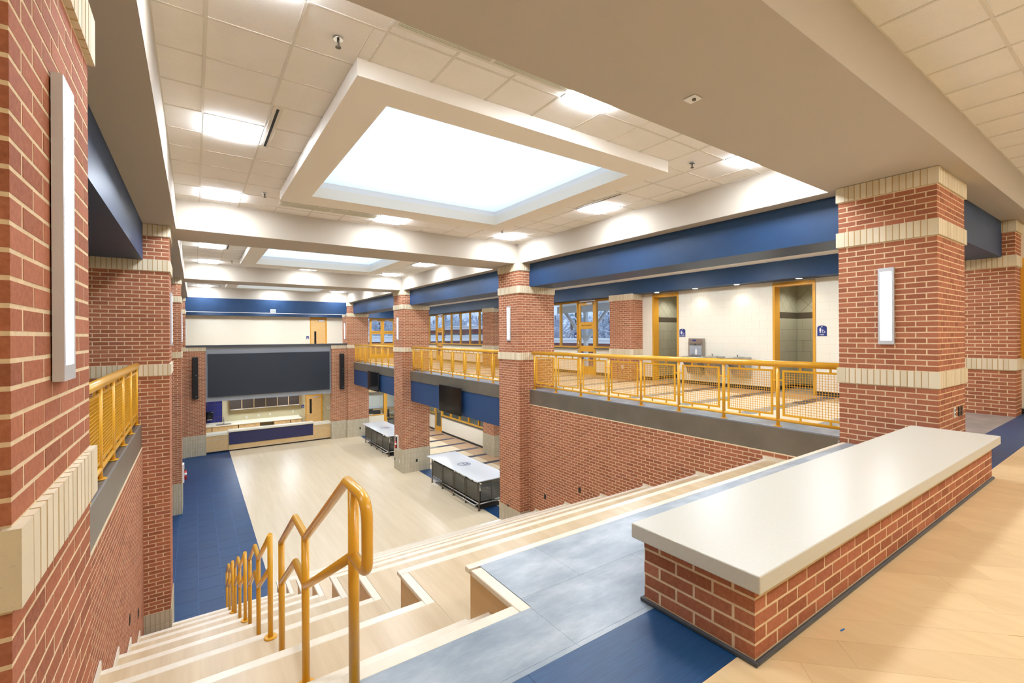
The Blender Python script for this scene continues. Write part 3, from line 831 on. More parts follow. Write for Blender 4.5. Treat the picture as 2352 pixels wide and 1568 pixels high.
def extinguisher(x, y, sgn, label):
    d = thing('extinguisher_cabinet', label, 'fire cabinet', 'fire extinguisher cabinets')
    f = lambda p, q, y0, y1, z0, z1: B(min(x + sgn * p, x + sgn * q), max(x + sgn * p, x + sgn * q), y0, y1, z0, z1)
    z0, z1 = -3.44, -2.82
    part('cabinet', f(0, .05, y - .15, y + .15, z0, z1), 'white_paint', d)
    part('recess', f(.05, .053, y - .10, y + .10, z0 + .06, z1 - .06), 'slot_black', d)
    xx = x + sgn * .075
    part('cylinder', MB().disc((xx, y, z0 + .07), 2, .05, .30, 14), 'red', d)
    part('valve', MB().disc((xx, y, z0 + .37), 2, .02, .07, 10), 'steel_dark', d)
    part('label_band', MB().disc((xx, y, z0 + .22), 2, .051, .08, 14), 'white_plastic', d)
    part('frame', MB().box(*sorted((x + sgn * .05, x + sgn * .06)), y - .15, y - .11, z0, z1).box(*sorted((x + sgn * .05, x + sgn * .06)), y + .11, y + .15, z0, z1), 'aluminium', d)
extinguisher(XR - .002, 19.33, -1, 'fire extinguisher cabinet on the middle pillar by the counters')
extinguisher(XL + .002, 19.33, 1, 'fire extinguisher cabinet above the blue floor strip')

# ------------------------------------------------------------------ corridor back wall with washrooms
def block_wall(name, label, x, y0, y1, z0, z1, openings):
    """painted block wall facing -x with its own courses; openings = (ya, yb, ztop)"""
    o = struct(name, None, None, label); g = .004; k = 0; back = MB(); singles = []
    cols = [(y0, y1)]
    for (a, b, zt) in openings: cols = cuts2(cols, a, b)
    for (a, b) in cols: back.box(x + g, x + .2, a, b, z0, z1)
    for (a, b, zt) in openings: back.box(x + g, x + .2, a, b, zt, z1)
    part('backing', back, 'groove', o)
    z = z0
    while z < z1 - .01:
        ze = min(z + .2032, z1)
        segs = [(y0, y1)]
        for (a, b, zt) in openings:
            if z < zt - .02: segs = cuts2(segs, a, b)
        for (a, b) in segs:
            for s, e in runs(a, b, .4064, ((a - y0) % .4064) + (.2032 if k % 2 else 0)):
                link('block', piece_mesh('block', .03, e - s - .003, ze - z - .003, 'cream_block'), o, (x + .015, (s + e) / 2, (z + ze) / 2))
        z = ze; k += 1
    part('base', MB(), 'black_rubber', o) if 0 else None
    m = MB()
    segs = [(y0, y1)]
    for (a, b, zt) in openings: segs = cuts2(segs, a, b)
    for n_, (a, b) in enumerate(segs): part('rubber_base', B(x - .008, x + .001, a, b, z0, z0 + .10), 'black_rubber', o)
    return o
def cuts2(segs, a, b):
    out = []
    for s, e in segs:
        if b <= s or a >= e: out.append((s, e)); continue
        if a > s: out.append((s, a))
        if b < e: out.append((b, e))
    return out
D1, D2 = (8.76, 9.74), (4.96, 5.95)
block_wall('wall_back', 'cream block wall of the upper corridor with the drinking fountains', XW, PY[0] + PD, PY[1], 0, 2.82, [(D1[0], D1[1], 2.78), (D2[0], D2[1], 2.78)])
def opening(ya, yb, zt, n, label):
    d = struct('door_%d' % n, None, None, label)
    for a, b in ((ya, ya + .055), (yb - .055, yb)): part('jamb', B(XW - .02, XW + .24, a, b, 0, zt), 'yellow_frame', d)
    part('head', B(XW - .02, XW + .24, ya + .055, yb - .055, zt - .09, zt), 'yellow_frame', d)
opening(*D1, 2.78, 1, 'yellow framed doorway to the tiled washroom nearer the glazed door')
opening(*D2, 2.78, 2, 'yellow framed doorway to the tiled washroom near the bench pillar')
def washroom(y0, y1, xb, name, label):
    """tiled lobby: side wall facing -y at y1, back wall facing -x at xb"""
    o = struct(name, B(XW + .24, xb + .02, y1 + .012, y1 + .1, 0, 2.9), 'grout', label)
    part('back_core', B(xb + .012, xb + .1, y0 - .8, y1, 0, 2.9), 'grout', o)
    tw, th = .4, .3
    def tile(u0, u1, z0, z1, side):
        if side == 0: link('tile', piece_mesh('tile', u1 - u0 - .006, .012, z1 - z0 - .006, 'rest_tile'), o, ((u0 + u1) / 2, y1 + .006, (z0 + z1) / 2))
        else: link('tile', piece_mesh('tile', .012, u1 - u0 - .006, z1 - z0 - .006, 'rest_tile'), o, (xb + .006, (u0 + u1) / 2, (z0 + z1) / 2))
    for side, (a, b) in enumerate(((XW + .24, xb), (y0 - .5, y1))):
        for k in range(6):
            z0 = .1 + k * th
            for s, e in runs(a, b, tw, tw / 2 if k % 2 else 0): tile(s, e, z0, z0 + th, side)
        # brown band
        if side == 0:
            part('band', B(a, b, y1, y1 + .012, 1.9, 2.06), 'brown_tile', o); part('rubber_base', B(a, b, y1 - .006, y1 + .012, 0, .1), 'black_rubber', o)
        else:
            part('band', B(xb, xb + .012, a, b, 1.9, 2.06), 'brown_tile', o); part('rubber_base', B(xb - .006, xb + .012, a, b, 0, .1), 'black_rubber', o)
        # diagonal tiles on top
        dg = .42
        n = int((b - a) / dg) + 2
        for i in range(-1, n):
            for j in range(0, 5):
                cu = a + (i + (.5 if j % 2 else 0)) * dg; cz = 2.06 + j * dg / 2
                q = clip_poly([(cu - dg / 2 + .005, cz), (cu, cz - dg / 2 + .005), (cu + dg / 2 - .005, cz), (cu, cz + dg / 2 - .005)], a, b, 2.065, 2.88)
                if q: part('tile', MB().prism(q, 1, y1, y1 + .012) if side == 0 else MB().prism(q, 0, xb, xb + .012), 'rest_tile', o)
    part('slab', B(XW + .05, xb + .1, y0 - .8, y1 + .1, -.1, .001), 'slate_warm', o)
    part('lid', B(XW + .2, xb + .1, y0 - .8, y1 + .1, 2.86, 2.95), 'white_paint', o)
    part('return', B(XW + .24, xb + .1, y0 - .9, y0 - .8, 0, 2.9), 'rest_tile', o)
LOBBY = []
washroom(D1[0], D1[1] + .06, 13.9, 'wall_3', 'grey tiled washroom lobby nearer the glazed door')
washroom(D2[0], D2[1] + .06, 13.75, 'wall_4', 'grey tiled washroom lobby near the bench pillar')
def sign(c, axis, sgn, label, txt, w=.2, h=.25, icons=True):
    d = thing('room_sign', label, 'sign', 'navy room signs', c)
    pts = [(-w / 2, -h / 2), (w / 2, -h / 2), (w / 2, h * .32)] + [(w / 2 * math.cos(a), h * .32 + h * .18 * math.sin(a)) for a in [PI * q / 8 for q in range(1, 8)]] + [(-w / 2, h * .32)]
    def on(pts2, t0, t1):
        # local u to the viewer's right, v up
        su = -1 if axis == 0 else 1
        su = {(0, -1): -1, (0, 1): 1, (1, -1): 1, (1, 1): -1}[(axis, sgn)]
        pp = [(p[0] * su, p[1]) for p in pts2]
        return MB().prism(pp, axis, min(sgn * t0, sgn * t1), max(sgn * t0, sgn * t1))
    part('plate', on(pts, 0, .008), 'navy_sign', d)
    circ = lambda cx, cy, r: [(cx + r * math.cos(2 * PI * k / 12), cy + r * math.sin(2 * PI * k / 12)) for k in range(12)]
    if icons:
        part('icon_head', on(circ(-.035, .058, .014), .008, .010), 'white_paint', d)
        if txt == 'WOMEN': part('icon_figure', on([(-.05, .04), (-.02, .04), (-.008, -.015), (-.024, -.015), (-.026, -.05), (-.044, -.05), (-.046, -.015), (-.062, -.015)], .008, .010), 'white_paint', d)
        else: part('icon_figure', on([(-.055, .042), (-.015, .042), (-.015, -.008), (-.024, -.008), (-.025, -.05), (-.045, -.05), (-.046, -.008), (-.055, -.008)], .008, .010), 'white_paint', d)
        part('icon_chair', on([(.012, .035), (.022, .035), (.024, .0), (.05, .0), (.062, -.03), (.07, -.026), (.072, -.034), (.058, -.04), (.045, -.01), (.013, -.01)], .008, .010), 'white_paint', d)
        n = 16; m = MB()
        for k in range(13):
            a0, a1 = 2.3 + k * .3, 2.3 + (k + 1) * .3
            q = [(.03 + .026 * math.cos(a0), -.028 + .026 * math.sin(a0)), (.03 + .026 * math.cos(a1), -.028 + .026 * math.sin(a1)), (.03 + .019 * math.cos(a1), -.028 + .019 * math.sin(a1)), (.03 + .019 * math.cos(a0), -.028 + .019 * math.sin(a0))]
            o = on(q, .008, .010); b0 = len(m.v); m.v += o.v; m.f += [tuple(i + b0 for i in f) for f in o.f]; m.sm += o.sm
        part('icon_wheel', m, 'white_paint', d)
    part('dot', on(circ(0, h * .38, .012), .008, .010), 'white_paint', d)
    if txt is None:
        part('text_patch', on([(-w * .28, -h * .3), (w * .28, -h * .3), (w * .28, -h * .08), (-w * .28, -h * .08)], .008, .010), 'white_paint', d); return
    cu = text_mesh(txt, .045, .001); cu.materials[0] = MATS['white_paint']
    o = link('lettering', cu, d)
    o.rotation_euler = (PI / 2, 0, sgn * PI / 2); o.location = (sgn * .0095, 0, -h * .38)
sign((XW, 8.63, 1.535), 0, -1, 'navy WOMEN sign beside the washroom doorway', 'WOMEN')
sign((XW, 4.82, 1.55), 0, -1, 'navy MEN sign beside the washroom doorway near the bench pillar', 'MEN')
# drinking fountains
def fountain(yc, filler, label):
    d = thing('drinking_fountain', label, 'fountain', 'steel drinking fountains')
    zt = .86 if not filler else .84
    prof = [(-.46, zt), (0, zt), (0, zt - .52), (-.16, zt - .52), (-.24, zt - .34), (-.46, zt - .12)]
    part('basin_body', MB().prism([(XW + a, b) for a, b in prof], 1, yc - .23, yc + .23), 'steel', d, bev=.012)
    part('bowl', MB().disc((XW - .24, yc, zt - .001), 2, .16, .006, 24, .15), 'steel_dark', d)
    part('spout', MB().tube([(XW - .1, yc + .1, zt), (XW - .1, yc + .1, zt + .05), (XW - .14, yc + .1, zt + .065)], .014, 8), 'chrome', d)
    part('push_bar', B(XW - .468, XW - .455, yc - .1, yc + .1, zt - .09, zt - .04), 'steel_dark', d)
    m = MB()
    for q in range(5): m.box(XW - .3 + q * .04, XW - .28 + q * .04, yc - .232, yc - .229, zt - .2, zt - .06)
    part('vent_louver', m, 'steel_dark', d, 'stuff')
    if filler:
        part('back_panel', B(XW - .1, XW, yc - .24, yc + .24, zt, zt + .53), 'steel', d, bev=.008)
        part('alcove', B(XW - .104, XW - .098, yc - .2, yc + .2, zt + .03, zt + .37), 'screen_frame', d)
        part('canopy_lip', B(XW - .16, XW - .1, yc - .21, yc + .21, zt + .37, zt + .40), 'steel', d)
        part('display', B(XW - .103, XW - .099, yc - .02, yc + .1, zt + .44, zt + .49), 'navy_sign', d)
        part('nozzle', MB().disc((XW - .125, yc, zt + .34), 2, .018, .04, 10), 'dark_plastic', d)
        pts = [(-.035, .05), (.035, .05), (.035, .17), (.015, .2), (.015, .23), (-.015, .23), (-.015, .2), (-.035, .17)]
        part('bottle_icon', MB().prism([(yc - .02 + a, zt + b) for a, b in pts], 0, XW - .1055, XW - .104), 'white_paint', d)
fountain(8.12, True, 'steel drinking fountain with a bottle filler panel above')
fountain(7.48, False, 'middle steel drinking fountain between two others')
fountain(6.74, False, 'steel drinking fountain nearest the bench-side washroom')
# recessed downlights in the corridor soffit
for k, (yy, lab) in enumerate(((9.35, 'over the farther washroom doorway'), (8.0, 'over the bottle filler'), (6.75, 'over the plain fountain'), (5.2, 'over the washroom doorway near the bench'))):
    d = thing('downlight', 'added unseen downlight ' + lab, 'downlight', 'soffit downlights', (12.02, yy, 2.82))
    part('ring', MB().disc((0, 0, -.006), 2, .085, .006, 24), 'white_paint', d)
    part('lens', MB().disc((0, 0, -.008), 2, .065, .003, 24), 'downlight_lens', d)
    sp = bpy.data.lights.new('downlight_beam', 'SPOT'); sp.energy = 15; sp.color = (1, .92, .80); sp.spot_size = 2.0; sp.spot_blend = .7; sp.shadow_soft_size = .05
    so = bpy.data.objects.new('beam', sp); COL.objects.link(so); so.parent = d; so.location = (0, 0, -.02)

for xx, yy, lab in ((13.0, 9.2, 'inside the farther washroom lobby'), (13.0, 5.3, 'inside the washroom lobby near the bench')):  # unseen lamps added inside the lobbies to brighten their tiled walls
    d = thing('downlight', 'added unseen downlight ' + lab, 'downlight', 'soffit downlights', (xx, yy, 2.86))
    part('ring', MB().disc((0, 0, -.006), 2, .085, .006, 24), 'white_paint', d)
    part('lens', MB().disc((0, 0, -.008), 2, .065, .003, 24), 'downlight_lens', d)
    sp = bpy.data.lights.new('downlight_beam', 'SPOT'); sp.energy = 70; sp.color = (1, .96, .88); sp.spot_size = 2.6; sp.spot_blend = .7; sp.shadow_soft_size = .05
    so = bpy.data.objects.new('beam', sp); COL.objects.link(so); so.parent = d; so.location = (0, 0, -.02)
# ------------------------------------------------------------------ glazed storefronts on the corridor back wall
WN = [0]
def storefront(ys, z0, z1, door, label, sill=True, wall_z=None, x=XW, lab_sign=None):
    """ys: mullion centres, ascending; door = (ya, yb) or None"""
    WN[0] += 1
    w = struct('window_%d' % WN[0], None, None, label); fw = .05
    y0, y1 = ys[0], ys[-1]
    for y in ys: part('mullion', B(x - .03, x + .09, y - fw / 2, y + fw / 2, z0, z1), 'yellow_frame', w)
    for a, b in zip(ys[:-1], ys[1:]):
        if door and abs(a - door[0]) < .1: continue
        part('rail', B(x - .03, x + .09, a + fw / 2, b - fw / 2, z1 - .06, z1), 'yellow_frame', w)
        part('rail', B(x - .03, x + .09, a + fw / 2, b - fw / 2, z0, z0 + .06), 'yellow_frame', w)
        part('pane', B(x + .03, x + .038, a + fw / 2, b - fw / 2, z0 + .06, z1 - .06), 'glass', w)
    segs = [(y0, y1)]
    if door: segs = cuts2(segs, door[0], door[1])
    for a, b in segs:
        part('sill', B(x - .1, x + .1, a, b, z0 - .035, z0), 'base_trim', w)
    return w
def glazed_door(n, x, ya, yb, z0, h, label, text=True, lites=((1.08, 1.74 - .0), (.32, .85))):
    d = struct('door_%d' % n, None, None, label); s = .14
    part('stile', B(x, x + .05, ya, ya + s, z0, z0 + h), 'yellow_frame', d); part('stile', B(x, x + .05, yb - s, yb, z0, z0 + h), 'yellow_frame', d)
    zs = [z0]
    levels = [(.30, .86), (1.08, 1.72), (1.98, 2.62)] if h > 2.5 else [(.3, h - .2)]
    prev = 0
    for a, b in levels:
        part('rail', B(x, x + .05, ya + s, yb - s, z0 + prev, z0 + a), 'yellow_frame', d)
        part('pane', B(x + .02, x + .028, ya + s, yb - s, z0 + a, z0 + b), 'glass', d); prev = b
    part('rail', B(x, x + .05, ya + s, yb - s, z0 + prev, z0 + h), 'yellow_frame', d)
    part('closer', B(x - .06, x, ya + .12, ya + .42, z0 + h - .12, z0 + h - .04), 'aluminium', d)
    part('handle', MB().tube([(x, yb - .07, z0 + 1.02), (x - .05, yb - .07, z0 + 1.02), (x - .05, yb - .07, z0 + 1.26), (x, yb - .07, z0 + 1.26)], .011, 8), 'chrome', d)
    part('lock', MB().disc((x - .02, yb - .07, z0 + .93), 0, .03, .02, 12), 'chrome', d)
    if text:
        o = link('lettering', text_mesh('NOT AN EXIT', .085, .001), d, (x - .002, (ya + yb) / 2, z0 + 1.85)); o.rotation_euler = (PI / 2, 0, -PI / 2)
    return d
# upper, bay 2 and 3
storefront([11.2, 12.31, 13.31, 14.33, 15.35, 16.37, 17.39, 18.66], 1.0, 2.80, (12.31, 13.31), 'tall glazed storefront behind the pillar with snowy trees outside')
glazed_door(3, XW, 12.335, 13.285, 0, 2.76, 'yellow framed glass door reading NOT AN EXIT between tall windows')
storefront([19.8, 20.84, 21.86, 22.93, 24.05, 25.11, 26.07, 27.12, 28.5], 1.0, 2.80, (25.11, 26.07), 'row of tall yellow framed windows above the far railing')
glazed_door(4, XW, 25.135, 26.045, 0, 2.76, 'narrow yellow glass door at the end of the tall window row')
sign((XW + .028, 13.45, 1.5), 0, -1, 'small navy sign on the window pane beside the NOT AN EXIT door', None, .14, .22, False)
sign((XW + .028, 24.93, 1.5), 0, -1, 'small navy sign on the pane beside the far narrow door', None, .14, .22, False)
def low_wall(name, label, segs, z0, z1, x=XW):
    o = struct(name, None, None, label)
    for a, b in segs:
        part('panel', B(x - .02, x + .12, a, b, z0, z1), 'cream_wall', o)
        part('rubber_base', B(x - .028, x - .02, a, b, z0, z0 + .1), 'black_rubber', o)
low_wall('wall_5', 'low cream wall under the upper windows', [(11.17, 12.29), (13.33, 18.69), (19.7, 25.09), (26.09, 28.6)], 0, .965)
# lower, bay 3
storefront([19.8, 20.96, 22.05, 23.1, 24.2, 25.32, 26.32, 27.3, 28.2], ZL + 1.0, -1.3, (25.32, 26.32), 'yellow framed interior windows on the lower level')
d6 = glazed_door(5, XW, 25.345, 26.295, ZL, 2.2, 'yellow framed glass door on the lower level', False)
low_wall('wall_6', 'low cream wall under the lower windows', [(11.17, 25.3), (26.34, 28.2)], ZL, ZL + .965)
struct('wall_7', B(XW + 4.0, XW + 4.1, 11, 28.2, ZL, -1.2), 'cream_wall'); struct('floor', B(XW + .05, XW + 4.1, 11, 28.2, ZL - .1, ZL), 'stripe_grey')
struct('ceiling', B(XW, XW + 4.1, 11, 32, -1.28, -1.2), 'act_tile')
storefront([11.2, 13.0, 15.0, 17.0, 18.66], ZL + 1.0, -1.3, None, 'lower interior windows hidden behind the brick pillar')
# wall at the end of the lower corridor, with a glazed office behind
ow = struct('wall_8', B(XR + PW, 9.72, 28.22, 28.36, ZL, ZL + .94), 'cream_wall', 'low cream wall of the glazed office at the end of the lower corridor')
WN[0] += 1
w = struct('window_%d' % WN[0], B(XR + PW, 9.72, 28.28, 28.288, ZL + .98, -1.3), 'glass', 'office window with chairs behind it')
part('rail', B(XR + PW, 9.72, 28.2, 28.36, ZL + .94, ZL + .99), 'yellow_frame', w)
part('mullion', B(9.72, 9.92, 28.2, 28.36, ZL, -1.3), 'yellow_frame', w)
part('mullion', B(11.0, 11.1, 28.2, 28.36, ZL, -1.3), 'yellow_frame', w)
part('pane', B(9.92, 11.0, 28.28, 28.288, ZL, -1.3), 'glass', w)
part('handle', B(9.84, 9.88, 28.17, 28.2, ZL + .8, ZL + 1.1), 'steel', w)
struct('wall_9', B(11.1, XW, 28.22, 28.36, ZL, -1.3), 'cream_wall')
struct('wall_10', B(XR + .4, XW + 4, 32.0, 32.1, ZL, -1.2), 'cream_wall', 'cream office wall behind the chairs')
struct('floor', B(XR + .4, XW + 4, 28.3, 32.1, ZL - .1, ZL), 'stripe_grey'); struct('ceiling', B(XR + .4, XW, 28.3, 32.1, -1.28, -1.2), 'act_tile')
oc = thing('wall_cabinet', 'maple wall cupboards in the glazed office', 'cabinet')
for k in range(4): part('door', B(8.6 + k * .7, 9.27 + k * .7, 31.6, 31.62, -2.35, -1.6), 'cab_maple', oc)
part('body', B(8.6, 11.4, 31.62, 31.98, -2.35, -1.6), 'cab_maple', oc)
ob = thing('base_cabinet', 'maple base cupboards in the glazed office', 'cabinet')
part('worktop', B(8.5, 12, 31.4, 31.97, ZL + .9, ZL + .94), 'white_laminate', ob)
for k in range(5): part('door', B(8.45 + k * .7, 9.18 + k * .7, 31.43, 31.45, ZL + .1, ZL + .89), 'cab_maple', ob)
part('body', B(8.5, 12, 31.45, 31.97, ZL, ZL + .9), 'cab_maple', ob)
def office_chair():
    c = tag(link('office_chair', None), 'black mesh office chair', 'chair', 'office chairs behind the glass')
    part('seat', B(-.25, .25, -.25, .25, .44, .5), 'chair_mesh', c, bev=.02)
    bk = MB()
    n = 8
    for i in range(n + 1):
        x = -.24 + .48 * i / n; y = .24 + .05 * math.sin(PI * i / n)
        bk.v += [(x, y, .55), (x, y + .02, .55), (x, y + .06, 1.05), (x, y + .08, 1.05)]
    for i in range(n):
        a = 4 * i; b = a + 4
        bk.f += [(a, b, b + 2, a + 2), (a + 1, a + 3, b + 3, b + 1), (a, a + 1, b + 1, b), (a + 2, b + 2, b + 3, a + 3)]; bk.sm += [True] * 4
    part('backrest', bk, 'chair_mesh', c)
    part('column', MB().disc((0, 0, .1), 2, .03, .35, 10), 'steel_dark', c)
    for k in range(5):
        a = 2 * PI * k / 5; part('leg', MB().tube([(0, 0, .1), (.28 * math.cos(a), .28 * math.sin(a), .05)], .02, 6), 'dark_plastic', c)
    for s in (-1, 1): part('armrest', B(s * .27 - .03, s * .27 + .03, -.15, .15, .66, .69), 'chair_mesh', c)
    return c
ch0 = office_chair()
for k, (x, y, rz, lab) in enumerate(((8.95, 29.15, .4, 'black mesh office chair next to the brick pillar edge'), (9.6, 29.25, -.3, 'black mesh office chair with its back to the glass, middle one'), (10.35, 29.2, .2, 'black mesh office chair seen through the glass door'), (9.5, 30.55, 2.9, 'black mesh office chair across the table'))):
    o = ch0 if k == 0 else copy_tree(ch0)
    o.location = (x, y, ZL); o.rotation_euler = (0, 0, rz); o['label'] = lab
tb = thing('office_table', 'white office table among the mesh chairs', 'table')
part('table_top', B(9.0, 11.2, 29.8, 30.1, ZL + .72, ZL + .75), 'white_laminate', tb)
for x in (9.2, 11.0): part('leg', B(x - .03, x + .03, 29.9, 29.96, ZL, ZL + .72), 'steel', tb)
# ------------------------------------------------------------------ upper end wall
ew = struct('wall_end', B(XL - 5, 9.6, YE, YE + .1, 0, 2.75), 'cream_wall', 'smooth cream wall above the screen at the far end')
struct('floor', B(XL - 5, 7.62, PY[3] + .5, YE, -.3, 0), 'floor_plank', 'upper walkway behind the screen ledge')
d = struct('door_6', None, None, 'maple door with a slim dark window in the upper cream wall')
part('frame', MB().box(5.96, 6.01, YE - .03, YE + .02, 0, 2.72).box(6.86, 6.95, YE - .03, YE + .02, 0, 2.72).box(6.01, 6.86, YE - .03, YE + .02, 2.62, 2.72), 'yellow_frame', d)
part('leaf', B(6.01, 6.86, YE - .02, YE, 0, 2.62), 'maple_door', d)
part('pane', B(6.2, 6.32, YE - .023, YE - .019, .95, 1.83), 'wire_glass', d)
part('closer', B(6.45, 6.78, YE - .08, YE - .02, 2.46, 2.54), 'aluminium', d)
part('handle', B(6.05, 6.15, YE - .07, YE - .02, 1.0, 1.04), 'chrome', d)
sign((5.81, YE, 1.45), 1, -1, 'navy room sign beside the maple door', None, .16, .2, False)
# glazed double door at the end of the wide corridor
d = struct('door_7', None, None, 'yellow double door reading NOT AN EXIT at the corridor end')
part('frame', MB().box(9.68, 9.73, YE - .03, YE + .05, 0, 2.72).box(11.43, 11.5, YE - .03, YE + .05, 0, 2.72).box(9.73, 11.43, YE - .03, YE + .05, 2.66, 2.72), 'yellow_frame', d)
for a, b in ((9.73, 10.575), (10.585, 11.43)):
    lf_ = part('leaf', MB().box(a, a + .1, YE - .02, YE + .03, 0, 2.66).box(b - .13, b, YE - .02, YE + .03, 0, 2.66).box(a + .1, b - .13, YE - .02, YE + .03, 0, .3).box(a + .1, b - .13, YE - .02, YE + .03, .82, 1.01).box(a + .1, b - .13, YE - .02, YE + .03, 1.65, 1.87).box(a + .1, b - .13, YE - .02, YE + .03, 2.53, 2.66), 'yellow_frame', d)
    for z0, z1 in ((.3, .82), (1.01, 1.65), (1.87, 2.53)): part('pane', B(a + .1, b - .13, YE, YE + .006, z0, z1), 'glass', lf_)
    o = link('lettering', text_mesh('NOT AN EXIT', .09, .001), lf_, ((a + b) / 2 - .015, YE - .022, 1.76)); o.rotation_euler = (PI / 2, 0, 0)
    part('closer', B(a + .15, a + .45, YE - .09, YE - .02, 2.55, 2.63), 'aluminium', lf_)
    part('handle', MB().tube([(10.58 + (-.07 if a < 10 else .07), YE - .06, .9), (10.58 + (-.07 if a < 10 else .07), YE - .06, 1.2)], .012, 8), 'chrome', lf_)
struct('wall_11', B(11.5, XW + .1, YE, YE + .1, 0, 2.75), 'cream_wall')
# ledge and screen
struct('ledge_trim', B(XL, XR + .02, PY[3] + .06, PY[3] + .56, 15 * C - .005, 15 * C + .085), 'base_trim', 'dark ledge running along the top of the screen wall')
vp = thing('intercom_speaker', 'small square white grille on the long blue beam', 'speaker', None, (3.44, PY[3] + .1, 2.86))
part('plate', B(-.125, .125, -.02, 0, -.1, .1), 'white_plastic', vp)
m = MB()
for q in range(7): m.box(-.095, .095, -.024, -.02, -.075 + q * .024, -.063 + q * .024)
part('louver_bank', m, 'stripe_grey', vp, 'stuff')
YP = PY[3] + .12
sw = struct('wall_12', B(.44, 6.40, YP + .12, YP + .4, -1.73, 15 * C - .006), 'screen_frame', 'grey surround of the big screen')
vs = thing('video_wall', 'huge dark blank screen on the far end wall', 'screen')
part('cabinet', B(.53, 6.30, YP + .02, YP + .12, -1.49, .655), 'base_trim', vs)
part('display', B(.535, 6.295, YP + .012, YP + .02, -1.485, .65), 'screen_panel', vs)
def line_speaker(x, label):
    s = thing('line_speaker', label, 'loudspeaker', 'column loudspeakers')
    for a, b in ((-.48, .53), (-1.52, -.50)):
        part('cabinet', B(x - .12, x + .12, YP - .24, YP - .05, a, b), 'speaker_black', s, bev=.02)
        part('badge', B(x + .02, x + .045, YP - .243, YP - .24, a + .12, a + .145), 'aluminium', s)
    part('bracket', B(x - .05, x + .05, YP - .06, YP - .001, -1.1, .1), 'speaker_black', s)
line_speaker(.02, 'black column loudspeaker on the blue-floor side of the screen')
line_speaker(6.93, 'black column loudspeaker on the counter side of the screen')
# ------------------------------------------------------------------ servery below the screen
def servery():
    c = thing('servery_counter', 'maple servery counter with a navy front panel below the screen', 'counter')
    y0 = PY[3] + .35
    for a, b in ((.45, 1.40), (5.45, 6.40)):
        part('front', B(a, b, y0, y0 + .02, ZL + .07, ZL + .92), 'cab_maple', c)
        part('worktop', B(a, b, y0 - .03, y0 + .55, ZL + .86, ZL + .97), 'ivory_top', c, bev=.01)
        part('metal_strip', B(a + .02, b - .02, y0 - .004, y0, ZL + .66, ZL + .675), 'aluminium', c)
    part('front', B(1.40, 5.45, y0 - .02, y0, ZL + .07, ZL + .98), 'cab_maple', c)
    part('metal_strip', B(.45, 6.40, y0 - .024, y0 - .0201, ZL + .10, ZL + .112), 'aluminium', c)
    part('raised_top', B(1.38, 5.47, y0 - .1, y0 + .3, ZL + .98, ZL + 1.08), 'ivory_top', c, bev=.01)
    part('navy_front', B(1.42, 5.43, y0 - .05, y0 - .02, ZL + .34, ZL + .96), 'navy_panel', c)
    part('kick', B(.45, 6.40, y0 + .08, y0 + .1, ZL, ZL + .075), 'black_rubber', c)
    part('shelf', B(.45, 6.40, y0 + .1, y0 + .55, ZL + .3, ZL + .33), 'cab_maple', c)
    part('back', B(.45, 6.40, y0 + .5, y0 + .52, ZL, ZL + .9), 'cab_maple', c)
servery()
kw = struct('wall_13', B(XL, XR, YE + .012, YE + .1, ZL, 1.0), 'grout', 'tiled back wall of the servery kitchen')
def ktile(x0, x1, z0, z1, mat, nm='tile'): link(nm, piece_mesh(nm, x1 - x0 - .008, .012, z1 - z0 - .008, mat), kw, ((x0 + x1) / 2, YE + .006, (z0 + z1) / 2))
for x0, x1 in ((.2, .56), (.56, .92), (.92, 1.27)):
    for k in range(6): ktile(x0, x1, -3.38 + .36 * k, -3.38 + .36 * (k + 1), 'navy_tile')
part('mosaic_splash', B(1.28, 5.45, YE + .001, YE + .012, -3.4, -2.2), 'mosaic', kw)
part('pale_panel', B(1.28, 1.6, YE, YE + .012, -2.6, -1.6), 'tan_tile', kw)
for i in range(-1, 7):
    for j in range(0, 9):
        dg = .5; cu = 5.45 + (i + (.5 if j % 2 else 0)) * dg; cz = -3.9 + j * dg / 2
        for (xa, xb_) in ((5.28, 5.66), (6.66, XR)):
            q = clip_poly([(cu - dg / 2 + .006, cz), (cu, cz - dg / 2 + .006), (cu + dg / 2 - .006, cz), (cu, cz + dg / 2 - .006)], xa, xb_, -4.2, -1.65)
            if q: part('tile', MB().prism(q, 1, YE, YE + .012), 'tan_tile', kw)
for i in range(14):
    m = MB().box(1.28, 5.28, YE - .0005, YE + .001, -3.36 + i * .05, -3.3575 + i * .05)
    part('grout_line', m, 'tan_tile', kw, 'stuff')
m = MB()
for i in range(80): m.box(1.3 + i * .05, 1.3025 + i * .05, YE - .0005, YE + .001, -3.38, -2.68)
part('grout_line', m, 'tan_tile', kw, 'stuff')
d = struct('door_8', None, None, 'maple door with a slim window in the servery kitchen')
part('frame', MB().box(5.66, 5.715, YE - .03, YE + .03, ZL, -2.1).box(6.575, 6.66, YE - .03, YE + .03, ZL, -2.1).box(5.715, 6.575, YE - .03, YE + .03, -2.2, -2.1), 'yellow_frame', d)
part('leaf', B(5.715, 6.575, YE - .015, YE + .01, ZL, -2.2), 'maple_door', d)
part('pane', B(5.9, 6.03, YE - .018, YE - .014, -3.3, -2.4), 'wire_glass', d)
part('closer', B(6.1, 6.4, YE - .07, YE - .015, -2.33, -2.26), 'aluminium', d)
part('handle', MB().tube([(5.77, YE - .02, -3.33), (5.77, YE - .06, -3.33), (5.88, YE - .06, -3.33)], .012, 8), 'chrome', d)
sign((5.51, YE, -2.815), 1, -1, 'navy room sign beside the kitchen door', None, .16, .2, False)
plate('thermostat', 'small white thermostat beside the kitchen door', (7.03, YE, -3.06), 1, -1, .12, .12, 'white_plastic', 'thermostat')
